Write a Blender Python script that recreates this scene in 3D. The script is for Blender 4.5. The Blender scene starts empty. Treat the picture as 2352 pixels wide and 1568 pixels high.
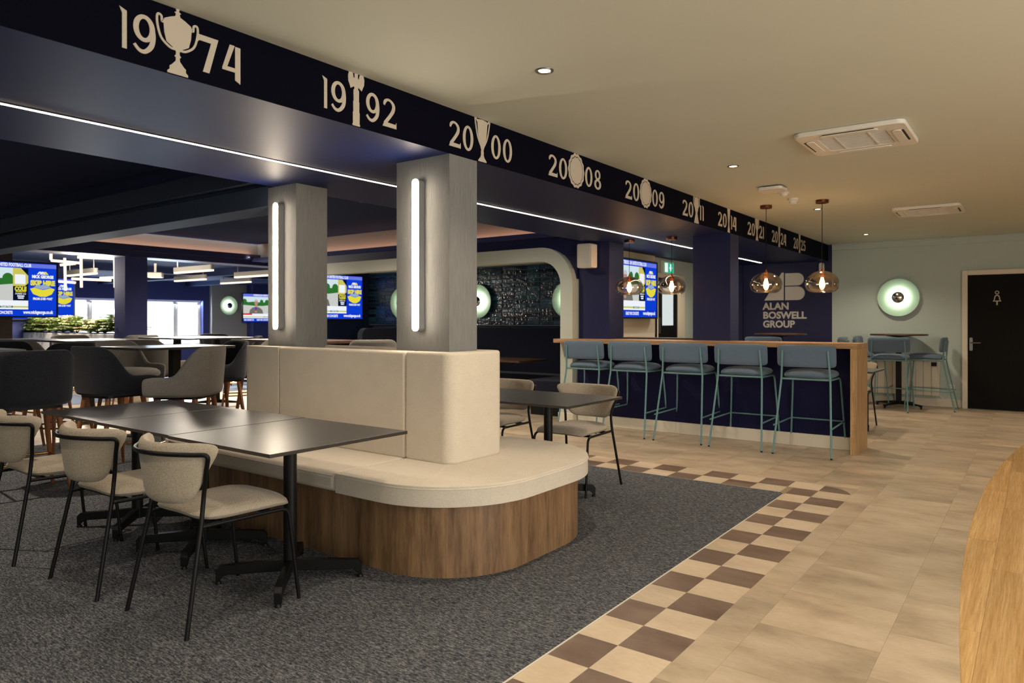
import bpy, bmesh, math, random
from mathutils import Vector, Matrix
random.seed(7)
C = bpy.context.scene.collection
PI = math.pi

# ------------------------------------------------------------------ camera, world, exposure, big lights
cam = bpy.data.cameras.new('camera')
cam.sensor_width = 36.0
cam.lens = 36.0 * 1634.45 / 2352
cam.shift_y = (737.3 - 784.0) / 2352
cam.clip_start = 0.05
cam.dof.use_dof = True
cam.dof.focus_distance = 4.2
cam.dof.aperture_fstop = 3.2
co = bpy.data.objects.new('camera', cam)
C.objects.link(co)
co.location = (0, 0, 1.266)
co.rotation_euler = (PI / 2, 0, math.radians(36.525))
sc = bpy.context.scene
sc.camera = co
sc.view_settings.view_transform = 'Standard'
sc.view_settings.look = 'None'
sc.view_settings.gamma = 1.0
sc.view_settings.use_curve_mapping = False
sc.view_settings.exposure = -0.08

w = bpy.data.worlds.new('world')
sc.world = w
w.use_nodes = True
bg = w.node_tree.nodes['Background']
bg.inputs[0].default_value = (0.82, 0.91, 1.0, 1)
bg.inputs[1].default_value = 2.6


def area(name, loc, rot, sx, sy, power, col):
    l = bpy.data.lights.new(name, 'AREA')
    l.shape = 'RECTANGLE'
    l.size, l.size_y, l.energy, l.color = sx, sy, power, col
    o = bpy.data.objects.new(name, l)
    C.objects.link(o)
    o.location, o.rotation_euler = loc, rot
    return o


# daylight through the long windows on the far left, plus unseen area fill added behind and right of the camera
area('daylight_left', (-20.35, 9.6, 1.25), (0, -PI / 2 + 0.42, 0), 1.3, 8.5, 1900, (0.72, 0.86, 1.0))
area('fill_behind', (1.9, -2.9, 1.5), (PI / 2, 0, 0), 2.6, 1.6, 24, (1.0, 0.92, 0.80))
area('fill_right', (3.45, 2.2, 1.5), (0, PI / 2, 0), 1.6, 3.2, 120, (1.0, 0.93, 0.82))


def spot(name, loc, power, col, size=115, blend=0.7, radius=0.04):
    l = bpy.data.lights.new(name, 'SPOT')
    l.energy, l.color = power, col
    l.spot_size, l.spot_blend, l.shadow_soft_size = math.radians(size), blend, radius
    o = bpy.data.objects.new(name, l)
    C.objects.link(o)
    o.location = loc
    return o


def point(name, loc, power, col, radius=0.03):
    l = bpy.data.lights.new(name, 'POINT')
    l.energy, l.color, l.shadow_soft_size = power, col, radius
    o = bpy.data.objects.new(name, l)
    C.objects.link(o)
    o.location = loc
    return o


WARM = (1.0, 0.84, 0.64)
DOWN = [(-1.95, 2.90), (-1.95, 5.58), (-1.95, 8.27), (-1.97, 11.08)]
SOFFIT_FILL = [(-4.05, 8.9), (-3.9, 10.4), (-3.3, 6.2)]  # unseen spots added to brighten the corner behind the bar
TRAY_FILL = [(-5.3, 6.0), (-7.6, 6.2), (-9.6, 6.2)]  # unseen spots added to brighten the arch
DOWN_OUT = [(-1.95, 0.22), (0.9, 0.22), (0.9, 2.90), (0.9, 5.58), (0.9, 8.27), (0.9, 11.08), (-0.2, 1.5)]
DOWN_POWER = 71

# ------------------------------------------------------------------ materials


def lin(c):
    return tuple(((x / 255) / 12.92 if x / 255 < 0.04045 else ((x / 255 + 0.055) / 1.055) ** 2.4) for x in c) + (1,)


class NT:
    def __init__(s, name):
        s.m = bpy.data.materials.new(name)
        s.m.use_nodes = True
        s.t = s.m.node_tree
        s.n = s.t.nodes
        s.b = s.n.get('Principled BSDF')
        s.out = s.n.get('Material Output')

    def add(s, typ, **kw):
        n = s.n.new(typ)
        for k, v in kw.items():
            if k in n.inputs:
                n.inputs[k].default_value = v
            else:
                setattr(n, k, v)
        return n

    def ln(s, a, b):
        s.t.links.new(a, b)

    def coords(s, scale=(1, 1, 1), rot=(0, 0, 0), rnd=False):
        tc = s.add('ShaderNodeTexCoord')
        mp = s.add('ShaderNodeMapping')
        mp.inputs['Scale'].default_value = scale
        mp.inputs['Rotation'].default_value = rot
        src = tc.outputs['Object']
        if rnd:
            oi = s.add('ShaderNodeObjectInfo')
            va = s.add('ShaderNodeVectorMath', operation='MULTIPLY_ADD')
            s.ln(oi.outputs['Random'], va.inputs[0])
            va.inputs[1].default_value = (37, 53, 11)
            s.ln(src, va.inputs[2])
            src = va.outputs[0]
        s.ln(src, mp.inputs[0])
        return mp.outputs[0]

    def noise(s, vec, scale, detail=3, rough=0.55):
        n = s.add('ShaderNodeTexNoise')
        n.inputs['Scale'].default_value = scale
        n.inputs['Detail'].default_value = detail
        n.inputs['Roughness'].default_value = rough
        s.ln(vec, n.inputs['Vector'])
        return n.outputs['Fac']

    def ramp(s, fac, stops):
        r = s.add('ShaderNodeValToRGB')
        e = r.color_ramp.elements
        e[0].position, e[0].color = stops[0]
        e[1].position, e[1].color = stops[-1]
        for p, c in stops[1:-1]:
            x = e.new(p)
            x.color = c
        s.ln(fac, r.inputs[0])
        return r.outputs[0]

    def mix(s, fac, a, b, mode='MIX'):
        m = s.add('ShaderNodeMix', data_type='RGBA', blend_type=mode)
        for v, i in ((fac, 0), (a, 6), (b, 7)):
            if hasattr(v, 'node'):
                s.ln(v, m.inputs[i])
            else:
                m.inputs[i].default_value = v
        return m.outputs[2]

    def bump(s, h, strength=0.2, dist=0.01):
        b = s.add('ShaderNodeBump')
        b.inputs['Strength'].default_value = strength
        b.inputs['Distance'].default_value = dist
        s.ln(h, b.inputs['Height'])
        s.ln(b.outputs[0], s.b.inputs['Normal'])

    def col(s, c):
        if hasattr(c, 'node'):
            s.ln(c, s.b.inputs['Base Color'])
        else:
            s.b.inputs['Base Color'].default_value = c

    def par(s, rough=0.5, metal=0.0, spec=0.5):
        s.b.inputs['Roughness'].default_value = rough
        s.b.inputs['Metallic'].default_value = metal
        s.b.inputs['Specular IOR Level'].default_value = spec
        return s.m


def plain(name, rgb, rough=0.5, metal=0.0, spec=0.5, var=0.12, scale=6, bump=0.0, bscale=120):
    t = NT(name)
    c = lin(rgb)
    v = t.coords()
    f = t.noise(v, scale)
    d = tuple(x * (1 - var) for x in c[:3]) + (1,)
    t.col(t.mix(f, d, c))
    if bump:
        t.bump(t.noise(v, bscale), bump, 0.004)
    return t.par(rough, metal, spec)


def emit(name, rgb, strength):
    t = NT(name)
    e = t.add('ShaderNodeEmission')
    e.inputs[0].default_value = lin(rgb)
    e.inputs[1].default_value = strength
    t.ln(e.outputs[0], t.out.inputs[0])
    return t.m


def fabric(name, rgb, rgb2, scale=700, stretch=(1, 1, 1), rough=0.95, bump=0.35):
    t = NT(name)
    f = t.noise(t.coords(stretch), scale, 2, 0.6)
    f2 = t.noise(t.coords(), 9, 2)
    c = t.ramp(f, [(0.36, lin(rgb2)), (0.62, lin(rgb))])
    c = t.mix(f2, t.mix(0.12, c, (0, 0, 0, 1)), c)
    t.col(c)
    t.bump(f, bump, 0.003)
    m = t.par(rough, 0, 0.2)
    t.b.inputs['Sheen Weight'].default_value = 0.15
    return m


def wood(name, dark, light, scale=(1, 1, 1), rough=0.45, rnd=False, knots=True):
    t = NT(name)
    v = t.coords(scale, rnd=rnd)
    big = t.noise(v, 2.2, 5, 0.6)
    fine = t.noise(v, 11, 6, 0.75)
    c = t.ramp(big, [(0.3, lin(dark)), (0.5, tuple((a + b) / 2 for a, b in zip(lin(dark), lin(light)))), (0.7, lin(light))])
    g = t.ramp(fine, [(0.35, (0.55, 0.5, 0.45, 1)), (0.62, (1, 1, 1, 1))])
    c = t.mix(0.75, c, g, 'MULTIPLY')
    if rnd:
        oi = t.add('ShaderNodeObjectInfo')
        k = t.ramp(oi.outputs['Random'], [(0, (0.82, 0.8, 0.78, 1)), (1, (1.08, 1.06, 1.02, 1))])
        c = t.mix(1.0, c, k, 'MULTIPLY')
    t.col(c)
    t.bump(fine, 0.12, 0.002)
    return t.par(rough)


M = {}
M['navy'] = plain('navy_paint', (34, 38, 80), 0.48, spec=0.4, var=0.2, scale=3, bump=0.06, bscale=14)
M['navy_bar'] = plain('bar_front_navy_paint', (22, 23, 62), 0.6, spec=0.2, var=0.15, scale=3)
M['beam_lit'] = plain('lit_beam_paint', (66, 76, 96), 0.7, spec=0.2, var=0.1, scale=3)  # navy lightened, the light on the beam is put into its colour
M['navy_soffit'] = plain('soffit_navy_paint', (22, 34, 84), 0.5, spec=0.17, var=0.2, scale=3, bump=0.06, bscale=14)
M['navy_lit'] = plain('lit_navy_paint', (62, 67, 112), 0.8, spec=0.1, var=0.1, scale=3)  # lighter copy of the navy, lounge light put into its colour
M['navy_dark'] = plain('dark_navy_paint', (40, 48, 76), 0.9, spec=0.05, var=0.2, scale=3, bump=0.05, bscale=20)
M['navy_fascia'] = plain('bulkhead_navy_paint', (11, 11, 24), 0.8, spec=0.05, var=0.15, scale=3)
M['ceiling'] = plain('ceiling_paint', (205, 209, 197), 0.8, var=0.05, scale=1.5)
M['sage'] = plain('sage_wall_paint', (188, 201, 194), 0.75, var=0.05, scale=1.3)
M['cream_paint'] = plain('cream_gloss_paint', (226, 216, 196), 0.45, var=0.04, scale=2)
M['arch'] = plain('pale_sage_paint', (196, 200, 186), 0.6, var=0.05, scale=2)
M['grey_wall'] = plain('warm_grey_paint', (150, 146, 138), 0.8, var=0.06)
M['black_door'] = plain('black_door_laminate', (15, 14, 13), 0.65, spec=0.15, var=0.3)
M['black'] = plain('black_powder_coat', (15, 14, 14), 0.45, spec=0.3, var=0.2, scale=40)
M['tabletop'] = plain('black_compact_laminate', (46, 44, 44), 0.34, spec=0.85, var=0.12, scale=14, bump=0.05, bscale=260)
M['white'] = plain('white_plastic', (228, 222, 210), 0.45, var=0.04)
M['white_vinyl'] = plain('white_vinyl', (206, 193, 174), 0.6, var=0.03)
M['chrome'] = plain('polished_chrome', (200, 200, 200), 0.12, 1.0, var=0.03)
M['steel'] = plain('brushed_steel', (150, 148, 145), 0.35, 1.0, var=0.08)
M['brass'] = plain('polished_brass', (205, 160, 95), 0.2, 1.0, var=0.08)
M['copper'] = plain('brushed_copper', (120, 72, 50), 0.32, 1.0, var=0.1)
M['copper_holder'] = plain('copper_lampholder', (205, 120, 70), 0.25, 1.0, var=0.05)
M['teal'] = plain('teal_powder_coat', (104, 146, 148), 0.5, var=0.06, scale=30)
M['louvre'] = plain('dark_louvre_recess', (26, 23, 20), 0.7)
M['darkwood'] = wood('dark_stained_wood', (38, 28, 22), (64, 48, 38), (1, 1, 1))
M['walnut'] = wood('walnut_top', (62, 40, 28), (104, 72, 50), (1, 6, 6), rough=0.4)
M['trough'] = plain('white_trough', (214, 214, 208), 0.5, var=0.05)
M['soil'] = plain('potting_soil', (40, 32, 26), 0.95, var=0.5, scale=60)
M['leaf_a'] = plain('fern_green', (96, 124, 56), 0.55, var=0.4, scale=25)
M['leaf_b'] = plain('fern_yellow_green', (142, 156, 78), 0.55, var=0.4, scale=25)
M['leaf_c'] = plain('dry_seed_head', (176, 158, 122), 0.7, var=0.4, scale=25)
M['fabric_cream'] = fabric('cream_banquette_weave', (238, 226, 208), (214, 199, 178), 420)
M['fabric_oat'] = fabric('oatmeal_upholstery', (204, 190, 168), (160, 145, 126), 420, (0.25, 1, 1.4))
M['fabric_blue'] = fabric('slate_blue_upholstery', (112, 130, 150), (84, 102, 120), 600)
M['fabric_grey'] = fabric('mid_grey_wool', (150, 144, 136), (104, 99, 93), 360)
M['fabric_black'] = fabric('charcoal_wool', (44, 45, 52), (18, 18, 24), 360)
M['fabric_navy'] = fabric('dark_navy_upholstery', (26, 30, 52), (14, 16, 30), 420)
M['oak_leg'] = wood('oak_leg', (120, 70, 38), (176, 112, 66), (8, 8, 1.0), 0.4)
M['oak_top'] = wood('oak_worktop', (164, 124, 86), (206, 166, 124), (0.7, 8, 8), 0.4)
M['oak_panel'] = wood('oak_end_panel', (164, 126, 84), (208, 170, 122), (10, 10, 0.6), 0.45)
M['oak_base'] = wood('rustic_oak_veneer', (106, 78, 54), (172, 134, 96), (7, 7, 0.7), 0.5)
M['plank'] = wood('golden_oak_plank', (204, 160, 100), (234, 194, 138), (13, 0.35, 1), 0.4, rnd=True)


def tile_mat(name, a, b, c):
    t = NT(name)
    v = t.coords((1.0, 1.9, 1), rnd=True)
    f = t.noise(v, 2.4, 5, 0.6)
    g = t.noise(v, 26, 4, 0.6)
    k = t.ramp(f, [(0.3, lin(a)), (0.52, lin(b)), (0.72, lin(c))])
    k = t.mix(0.35, k, t.ramp(g, [(0.3, (0.8, 0.78, 0.75, 1)), (0.6, (1, 1, 1, 1))]), 'MULTIPLY')
    oi = t.add('ShaderNodeObjectInfo')
    k = t.mix(1.0, k, t.ramp(oi.outputs['Random'], [(0, (0.9, 0.9, 0.9, 1)), (1, (1.06, 1.04, 1.02, 1))]), 'MULTIPLY')
    t.col(k)
    t.bump(g, 0.05, 0.002)
    return t.par(0.42, 0, 0.4)


M['tile_beige'] = tile_mat('beige_stone_vinyl', (160, 142, 120), (190, 171, 146), (206, 188, 164))
M['tile_pale'] = tile_mat('pale_stone_vinyl', (192, 172, 146), (210, 190, 164), (220, 202, 178))
M['tile_brown'] = tile_mat('brown_stone_vinyl', (96, 76, 64), (122, 100, 86), (140, 118, 104))
M['grout'] = plain('floor_underlay', (150, 130, 104), 0.8)
M['grout_booth'] = plain('dark_grout', (150, 164, 170), 0.7)


def carpet_mat(name, dark, light, tint):
    t = NT(name)
    a = t.noise(t.coords((1, 6.5, 1)), 22, 5, 0.75)
    b = t.noise(t.coords((1.2, 3.0, 1)), 46, 4, 0.75)
    tc = t.coords()
    big = t.noise(tc, 1.6, 3)
    loop = t.add('ShaderNodeTexVoronoi')
    loop.inputs['Scale'].default_value = 210
    t.ln(tc, loop.inputs['Vector'])
    mx = t.add('ShaderNodeMath', operation='MAXIMUM')
    t.ln(a, mx.inputs[0])
    t.ln(b, mx.inputs[1])
    c = t.ramp(mx.outputs[0], [(0.43, lin(dark)), (0.53, lin(tint)), (0.63, lin(light))])
    d = t.ramp(loop.outputs['Distance'], [(0.0, (1, 1, 1, 1)), (0.75, (0.45, 0.45, 0.45, 1))])
    c = t.mix(0.8, c, d, 'MULTIPLY')
    c = t.mix(big, t.mix(0.15, c, (0, 0, 0, 1)), c)
    t.col(c)
    t.bump(loop.outputs['Distance'], 0.6, 0.004)
    return t.par(0.97, 0, 0.1)


M['carpet'] = carpet_mat('charcoal_loop_carpet', (50, 54, 64), (168, 168, 170), (100, 102, 108))
M['carpet_blue'] = carpet_mat('blue_grey_carpet', (96, 110, 134), (160, 172, 190), (128, 142, 166))


def wallpaper():
    t = NT('grey_ribbed_wallpaper')
    f = t.noise(t.coords((150, 150, 1.6)), 4.5, 3, 0.7)
    t.col(t.ramp(f, [(0.3, lin((106, 106, 106))), (0.7, lin((146, 145, 143)))]))
    t.bump(f, 0.25, 0.003)
    return t.par(0.6, 0, 0.4)


M['wallpaper'] = wallpaper()


def glazed():
    t = NT('glazed_teal_black_tile')
    v = t.coords(rnd=True)
    f = t.noise(v, 8, 2)
    oi = t.add('ShaderNodeObjectInfo')
    t.col(t.ramp(oi.outputs['Random'], [(0, lin((18, 38, 56))), (0.6, lin((30, 60, 80))), (1, lin((58, 102, 124)))]))
    t.bump(t.noise(v, 26, 2), 0.7, 0.015)
    m = t.par(0.1, 0, 0.7)
    return m


M['glazed'] = glazed()


def glass(name, tint, rough=0.02, base=0.06):
    t = NT(name)
    tr = t.add('ShaderNodeBsdfTransparent')
    tr.inputs[0].default_value = tint
    gl = t.add('ShaderNodeBsdfGlossy')
    gl.inputs['Roughness'].default_value = rough
    lw = t.add('ShaderNodeLayerWeight')
    lw.inputs[0].default_value = 0.35
    mr = t.add('ShaderNodeMapRange')
    mr.inputs['To Min'].default_value = base
    mr.inputs['To Max'].default_value = 0.6
    t.ln(lw.outputs['Fresnel'], mr.inputs['Value'])
    ms = t.add('ShaderNodeMixShader')
    t.ln(mr.outputs[0], ms.inputs[0])
    t.ln(tr.outputs[0], ms.inputs[1])
    t.ln(gl.outputs[0], ms.inputs[2])
    t.ln(ms.outputs[0], t.out.inputs[0])
    return t.m


M['amber_glass'] = glass('smoked_amber_glass', (1.0, 0.95, 0.885, 1), 0.02, 0.09)
M['pane'] = glass('window_glass', (0.97, 0.98, 1.0, 1), 0.01, 0.04)
M['pane_glow'] = emit('daylit_door_glazing', (232, 240, 240), 0.9)  # door glass glows by itself, in place of daylight behind it
M['led'] = emit('led_diffuser', (255, 236, 210), 18)
M['led_wall'] = emit('wall_light_diffuser', (255, 236, 210), 65)
M['cove'] = emit('cove_led_tape', (255, 190, 160), 9)
M['filament'] = emit('filament_bulb', (255, 196, 120), 60)
M['neon'] = emit('neon_rod', (255, 220, 186), 2.4)
M['pend_led'] = emit('pendant_diffuser', (255, 226, 190), 3.2)
M['downlight'] = emit('downlight_lens', (255, 236, 206), 14)
M['dish_led'] = emit('dish_lamp_led', (255, 250, 236), 58)
M['dish'] = plain('pale_green_dish', (158, 188, 162), 0.55, var=0.04)
SCR = {k: emit('screen_' + k, c, s) for k, (c, s) in dict(
    white=((244, 248, 255), 1.0), blue=((14, 62, 214), 1.0), lilac=((112, 128, 240), 0.9), deep=((10, 42, 170), 1.0),
    yellow=((232, 222, 60), 1.0), gold=((214, 204, 96), 0.95), navy=((6, 20, 52), 0.8), sky=((214, 232, 240), 1.0),
    green=((52, 128, 52), 0.8), path=((214, 216, 212), 0.9), skin=((196, 148, 128), 0.9), hair=((208, 206, 204), 0.9),
    grey=((126, 124, 116), 0.8), red=((216, 40, 48), 0.9), stone=((160, 180, 214), 0.9), band=((206, 210, 90), 0.9),
    exit=((30, 180, 130), 1.1)).items()}

# ------------------------------------------------------------------ mesh helpers


def box(bm, x0, x1, y0, y1, z0, z1):
    v = [bm.verts.new(p) for p in ((x0, y0, z0), (x1, y0, z0), (x1, y1, z0), (x0, y1, z0), (x0, y0, z1), (x1, y0, z1), (x1, y1, z1), (x0, y1, z1))]
    for f in ((3, 2, 1, 0), (4, 5, 6, 7), (0, 1, 5, 4), (1, 2, 6, 5), (2, 3, 7, 6), (3, 0, 4, 7)):
        bm.faces.new([v[i] for i in f])
    return bm


def B(*b):
    bm = bmesh.new()
    if b and hasattr(b[0], '__len__'):
        for q in b:
            box(bm, *q)
    else:
        box(bm, *b)
    return bm


def spline(pts, n=6):
    pts = [Vector(p) for p in pts]
    if n < 2:
        return pts
    out = []
    for i in range(len(pts) - 1):
        p0, p1, p2, p3 = pts[max(i - 1, 0)], pts[i], pts[i + 1], pts[min(i + 2, len(pts) - 1)]
        for k in range(n):
            t = k / n
            out.append(0.5 * ((2 * p1) + (p2 - p0) * t + (2 * p0 - 5 * p1 + 4 * p2 - p3) * t * t + (3 * p1 - p0 - 3 * p2 + p3) * t ** 3))
    out.append(pts[-1])
    return out


def bend(pts, r=0.04, n=5):
    """polyline with rounded corners"""
    pts = [Vector(p) for p in pts]
    out = [pts[0]]
    for i in range(1, len(pts) - 1):
        a, b, c = pts[i - 1], pts[i], pts[i + 1]
        d1, d2 = (a - b), (c - b)
        k = min(r, d1.length * 0.45, d2.length * 0.45)
        p, q = b + d1.normalized() * k, b + d2.normalized() * k
        for j in range(n + 1):
            t = j / n
            out.append((1 - t) ** 2 * p + 2 * t * (1 - t) * b + t * t * q)
    out.append(pts[-1])
    return out


def tube(bm, pts, r, n=10, closed=False):
    pts = [Vector(p) for p in pts]
    N = len(pts)
    rr = r if hasattr(r, '__len__') else [r] * N
    rings, up = [], None
    for i, p in enumerate(pts):
        if closed:
            d = pts[(i + 1) % N] - pts[i - 1]
        else:
            d = pts[min(i + 1, N - 1)] - pts[max(i - 1, 0)]
        d.normalize()
        if up is None:
            up = Vector((0, 0, 1)) if abs(d.z) < 0.9 else Vector((1, 0, 0))
        a = up - d * up.dot(d)
        a.normalize()
        up = a
        b = d.cross(a)
        rings.append([bm.verts.new(p + (a * math.cos(2 * PI * k / n) + b * math.sin(2 * PI * k / n)) * rr[i]) for k in range(n)])
    for i in range(N if closed else N - 1):
        q, s = rings[i], rings[(i + 1) % N]
        for k in range(n):
            bm.faces.new((q[k], q[(k + 1) % n], s[(k + 1) % n], s[k]))
    if not closed:
        bm.faces.new(rings[0][::-1])
        bm.faces.new(rings[-1])
    return bm


def T(pts, r, n=10):
    return tube(bmesh.new(), pts, r, n)


def lathe(bm, prof, n=32, c=(0, 0, 0), axis='z'):
    rings = []
    for (r, h) in prof:
        if r < 1e-6:
            p = (0, 0, h)
            rings.append([bm.verts.new(p)])
        else:
            rings.append([bm.verts.new((r * math.cos(2 * PI * k / n), r * math.sin(2 * PI * k / n), h)) for k in range(n)])
    for a, b in zip(rings, rings[1:]):
        for k in range(n):
            l = (k + 1) % n
            if len(a) == 1 and len(b) == 1:
                continue
            if len(a) == 1:
                bm.faces.new((a[0], b[l], b[k]))
            elif len(b) == 1:
                bm.faces.new((a[k], a[l], b[0]))
            else:
                bm.faces.new((a[k], a[l], b[l], b[k]))
    vs = [v for ring in rings for v in ring]
    if axis == '-y':
        for v in vs:
            v.co = Vector((v.co.x, -v.co.z, v.co.y))
    for v in vs:
        v.co += Vector(c)
    return bm


def prism(bm, poly, h0, h1, plane='xy'):
    def P(a, b, h):
        return {'xy': (a, b, h), 'xz': (a, h, b), 'yz': (h, a, b)}[plane]
    lo = [bm.verts.new(P(a, b, h0)) for a, b in poly]
    hi = [bm.verts.new(P(a, b, h1)) for a, b in poly]
    n = len(poly)
    fs = [bm.faces.new(lo[::-1]), bm.faces.new(hi)]
    for i in range(n):
        bm.faces.new((lo[i], lo[(i + 1) % n], hi[(i + 1) % n], hi[i]))
    for f in fs:
        f.normal_update()
    bmesh.ops.triangulate(bm, faces=[f for f in fs if len(f.verts) > 4])
    return bm


def ring_prism(bm, outer, inner, h0, h1, plane='xy', closed=True):
    def P(a, b, h):
        return {'xy': (a, b, h), 'xz': (a, h, b), 'yz': (h, a, b)}[plane]
    n = len(outer)
    V = [[bm.verts.new(P(a, b, h)) for a, b in L] for L in (outer, inner) for h in (h0, h1)]
    ol, oh, il, ih = V
    for i in range(n if closed else n - 1):
        j = (i + 1) % n
        for q in ((ol[i], ol[j], oh[j], oh[i]), (il[j], il[i], ih[i], ih[j]), (oh[i], oh[j], ih[j], ih[i]), (ol[j], ol[i], il[i], il[j])):
            bm.faces.new(q)
    if not closed:
        for i in (0, n - 1):
            bm.faces.new((ol[i], oh[i], ih[i], il[i]))
    return bm


def rrect(x0, x1, y0, y1, r, n=6):
    rs = r if hasattr(r, '__len__') else (r,) * 4
    out = []
    for (cx, cy, a0, k) in ((x1, y0, -90, 0), (x1, y1, 0, 1), (x0, y1, 90, 2), (x0, y0, 180, 3)):
        q = rs[k]
        if q <= 0:
            out.append((cx, cy))
            continue
        ox, oy = cx + (-q if cx == x1 else q), cy + (-q if cy == y1 else q)
        for i in range(n + 1):
            a = math.radians(a0 + 90 * i / n)
            out.append((ox + q * math.cos(a), oy + q * math.sin(a)))
    return out


def pillow(bm, fn, nu=12, nv=10, th=0.05, pu=6, pv=6, nrm=None):
    """closed cushion: fn(u,v) centre surface with u,v in [-1,1]; thickness tapers at the rim"""
    us = [math.sin(PI / 2 * (2 * i / nu - 1)) for i in range(nu + 1)]
    vs = [math.sin(PI / 2 * (2 * i / nv - 1)) for i in range(nv + 1)]
    G = {}
    for i, u in enumerate(us):
        for j, v in enumerate(vs):
            e = 1e-3
            p = Vector(fn(u, v))
            du = Vector(fn(min(u + e, 1), v)) - Vector(fn(max(u - e, -1), v))
            dv = Vector(fn(u, min(v + e, 1))) - Vector(fn(u, max(v - e, -1)))
            nn = du.cross(dv)
            nn = nn.normalized() if nn.length > 1e-12 else Vector(nrm or (0, 0, 1))
            k = ((1 - abs(u) ** pu) * (1 - abs(v) ** pv))
            t = th / 2 * max(k, 0) ** 0.5
            edge = i in (0, nu) or j in (0, nv)
            if edge:
                q = bm.verts.new(p)
                G[i, j, 0] = G[i, j, 1] = q
            else:
                G[i, j, 0] = bm.verts.new(p + nn * t)
                G[i, j, 1] = bm.verts.new(p - nn * t)
    for i in range(nu):
        for j in range(nv):
            a = [G[i, j, 0], G[i + 1, j, 0], G[i + 1, j + 1, 0], G[i, j + 1, 0]]
            b = [G[i, j, 1], G[i, j + 1, 1], G[i + 1, j + 1, 1], G[i + 1, j, 1]]
            for q in (a, b):
                bm.faces.new(q)
    return bm


def sround(u, v, p=5.0):
    """squircle mapping of the unit square so corners are rounded"""
    k = (abs(u) ** p + abs(v) ** p)
    m = max(abs(u), abs(v))
    return 1.0 if k < 1e-12 else m / (k ** (1 / p))


def obj(name, bm, mat, parent=None, bevel=0.0, smooth=True, seg=2, subsurf=0, loc=None):
    bmesh.ops.recalc_face_normals(bm, faces=bm.faces[:])
    me = bpy.data.meshes.new(name)
    bm.to_mesh(me)
    bm.free()
    for m in (mat if isinstance(mat, (list, tuple)) else [mat]):
        me.materials.append(m)
    if smooth:
        me.polygons.foreach_set('use_smooth', [True] * len(me.polygons))
        me.set_sharp_from_angle(angle=math.radians(38))
    o = bpy.data.objects.new(name, me)
    C.objects.link(o)
    if parent:
        o.parent = parent
    if loc:
        o.location = loc
    if bevel:
        b = o.modifiers.new('bevel', 'BEVEL')
        b.width, b.segments, b.limit_method, b.angle_limit = bevel, seg, 'ANGLE', math.radians(40)
    if subsurf:
        s = o.modifiers.new('sub', 'SUBSURF')
        s.levels = s.render_levels = subsurf
    return o


def thing(name, label, cat, loc=(0, 0, 0), rotz=0.0, group=None):
    o = bpy.data.objects.new(name, None)
    C.objects.link(o)
    o.empty_display_size = 0.1
    o.location, o.rotation_euler = loc, (0, 0, rotz)
    o['label'], o['category'] = label, cat
    if group:
        o['group'] = group
    return o


def tag(o, label, cat, group=None):
    o['label'], o['category'] = label, cat
    if group:
        o['group'] = group
    return o


def struct(name, bm, mat, label=None, parent=None, **kw):
    o = obj(name, bm, mat, parent, **kw)
    if not parent:
        o['kind'] = 'structure'
        if label:
            o['label'] = label
    return o


def dup(root, label, loc, rotz=0.0, group=None):
    def cp(o, par):
        c = o.copy()
        C.objects.link(c)
        c.parent = par
        for ch in kids[o.name]:
            cp(ch, c)
        return c
    kids = {}

    def walk(o):
        kids[o.name] = [q for q in o.children]
        for q in kids[o.name]:
            walk(q)
    walk(root)
    r = cp(root, None)
    r.location, r.rotation_euler = loc, (0, 0, rotz)
    r['label'] = label
    if group:
        r['group'] = group
    return r


def text_bm(bm, body, size, at, plane, off=0.0, ext=0.001, align='LEFT', mi=0, xs=1.0, fit=None):
    """flat lettering from Blender's built-in font; plane maps (x,y,h)->world"""
    cu = bpy.data.curves.new('lettering', 'FONT')
    cu.body, cu.size, cu.align_x, cu.offset, cu.extrude = body, size, align, off, ext
    cu.resolution_u = 3
    o = bpy.data.objects.new('lettering', cu)
    C.objects.link(o)
    dg = bpy.context.evaluated_depsgraph_get()
    me = bpy.data.meshes.new_from_object(o.evaluated_get(dg))
    bpy.data.objects.remove(o)
    if fit:
        w0 = [v.co.x for v in me.vertices]
        xs = fit / (max(w0) - min(w0))
    vs = [bm.verts.new(plane(at[0] + v.co.x * xs, at[1] + v.co.y, v.co.z)) for v in me.vertices]
    for p in me.polygons:
        try:
            f = bm.faces.new([vs[i] for i in p.vertices])
            f.material_index = mi
        except ValueError:
            pass
    bpy.data.meshes.remove(me)
    bpy.data.curves.remove(cu)
    return bm


# ================================================================== THE SETTING
ZC, ZS, XB = 2.495, 2.232, -2.73
YF = 12.24

# ---- floor: slab, vinyl tiles, chequer border, carpet, oak planks
fl = struct('floor', B(-20.2, 3.6, -3.1, 14.6, -0.12, -0.003), M['grout'], 'floor of the club bar')


def arc_x(y):
    return -0.342 + (y - 5.55) ** 2 / (2 * 27.8)


CE_X, CE_Y = -1.505, 5.405          # carpet corner
GX, GY, TS = -1.322, 5.630, 0.225   # chequer grid origin
OX, OY = GX + TS, GY + TS           # outer border of the chequer

cb = bmesh.new()
prism(cb, [(-8.2, -3.0), (CE_X, -3.0)] + [(CE_X - 0.05 + 0.05 * math.cos(a), CE_Y - 0.05 + 0.05 * math.sin(a)) for a in (0, 0.4, 0.8, 1.2, PI / 2)] + [(-8.2, CE_Y)], -0.012, 0.004)
obj('carpet', cb, M['carpet'], fl, smooth=False)
obj('carpet', B(-20.0, -11.75, -3.0, 14.5, -0.012, 0.003), M['carpet_blue'], fl, smooth=False)
trimb = B((CE_X, CE_X + 0.0022, -3.0, CE_Y - 0.04, -0.012, 0.005), (-8.2, CE_X - 0.04, CE_Y, CE_Y + 0.0022, -0.012, 0.005))
obj('carpet_edge_strip', trimb, M['cream_paint'], fl, smooth=False)

TILE_N = [0]


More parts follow.
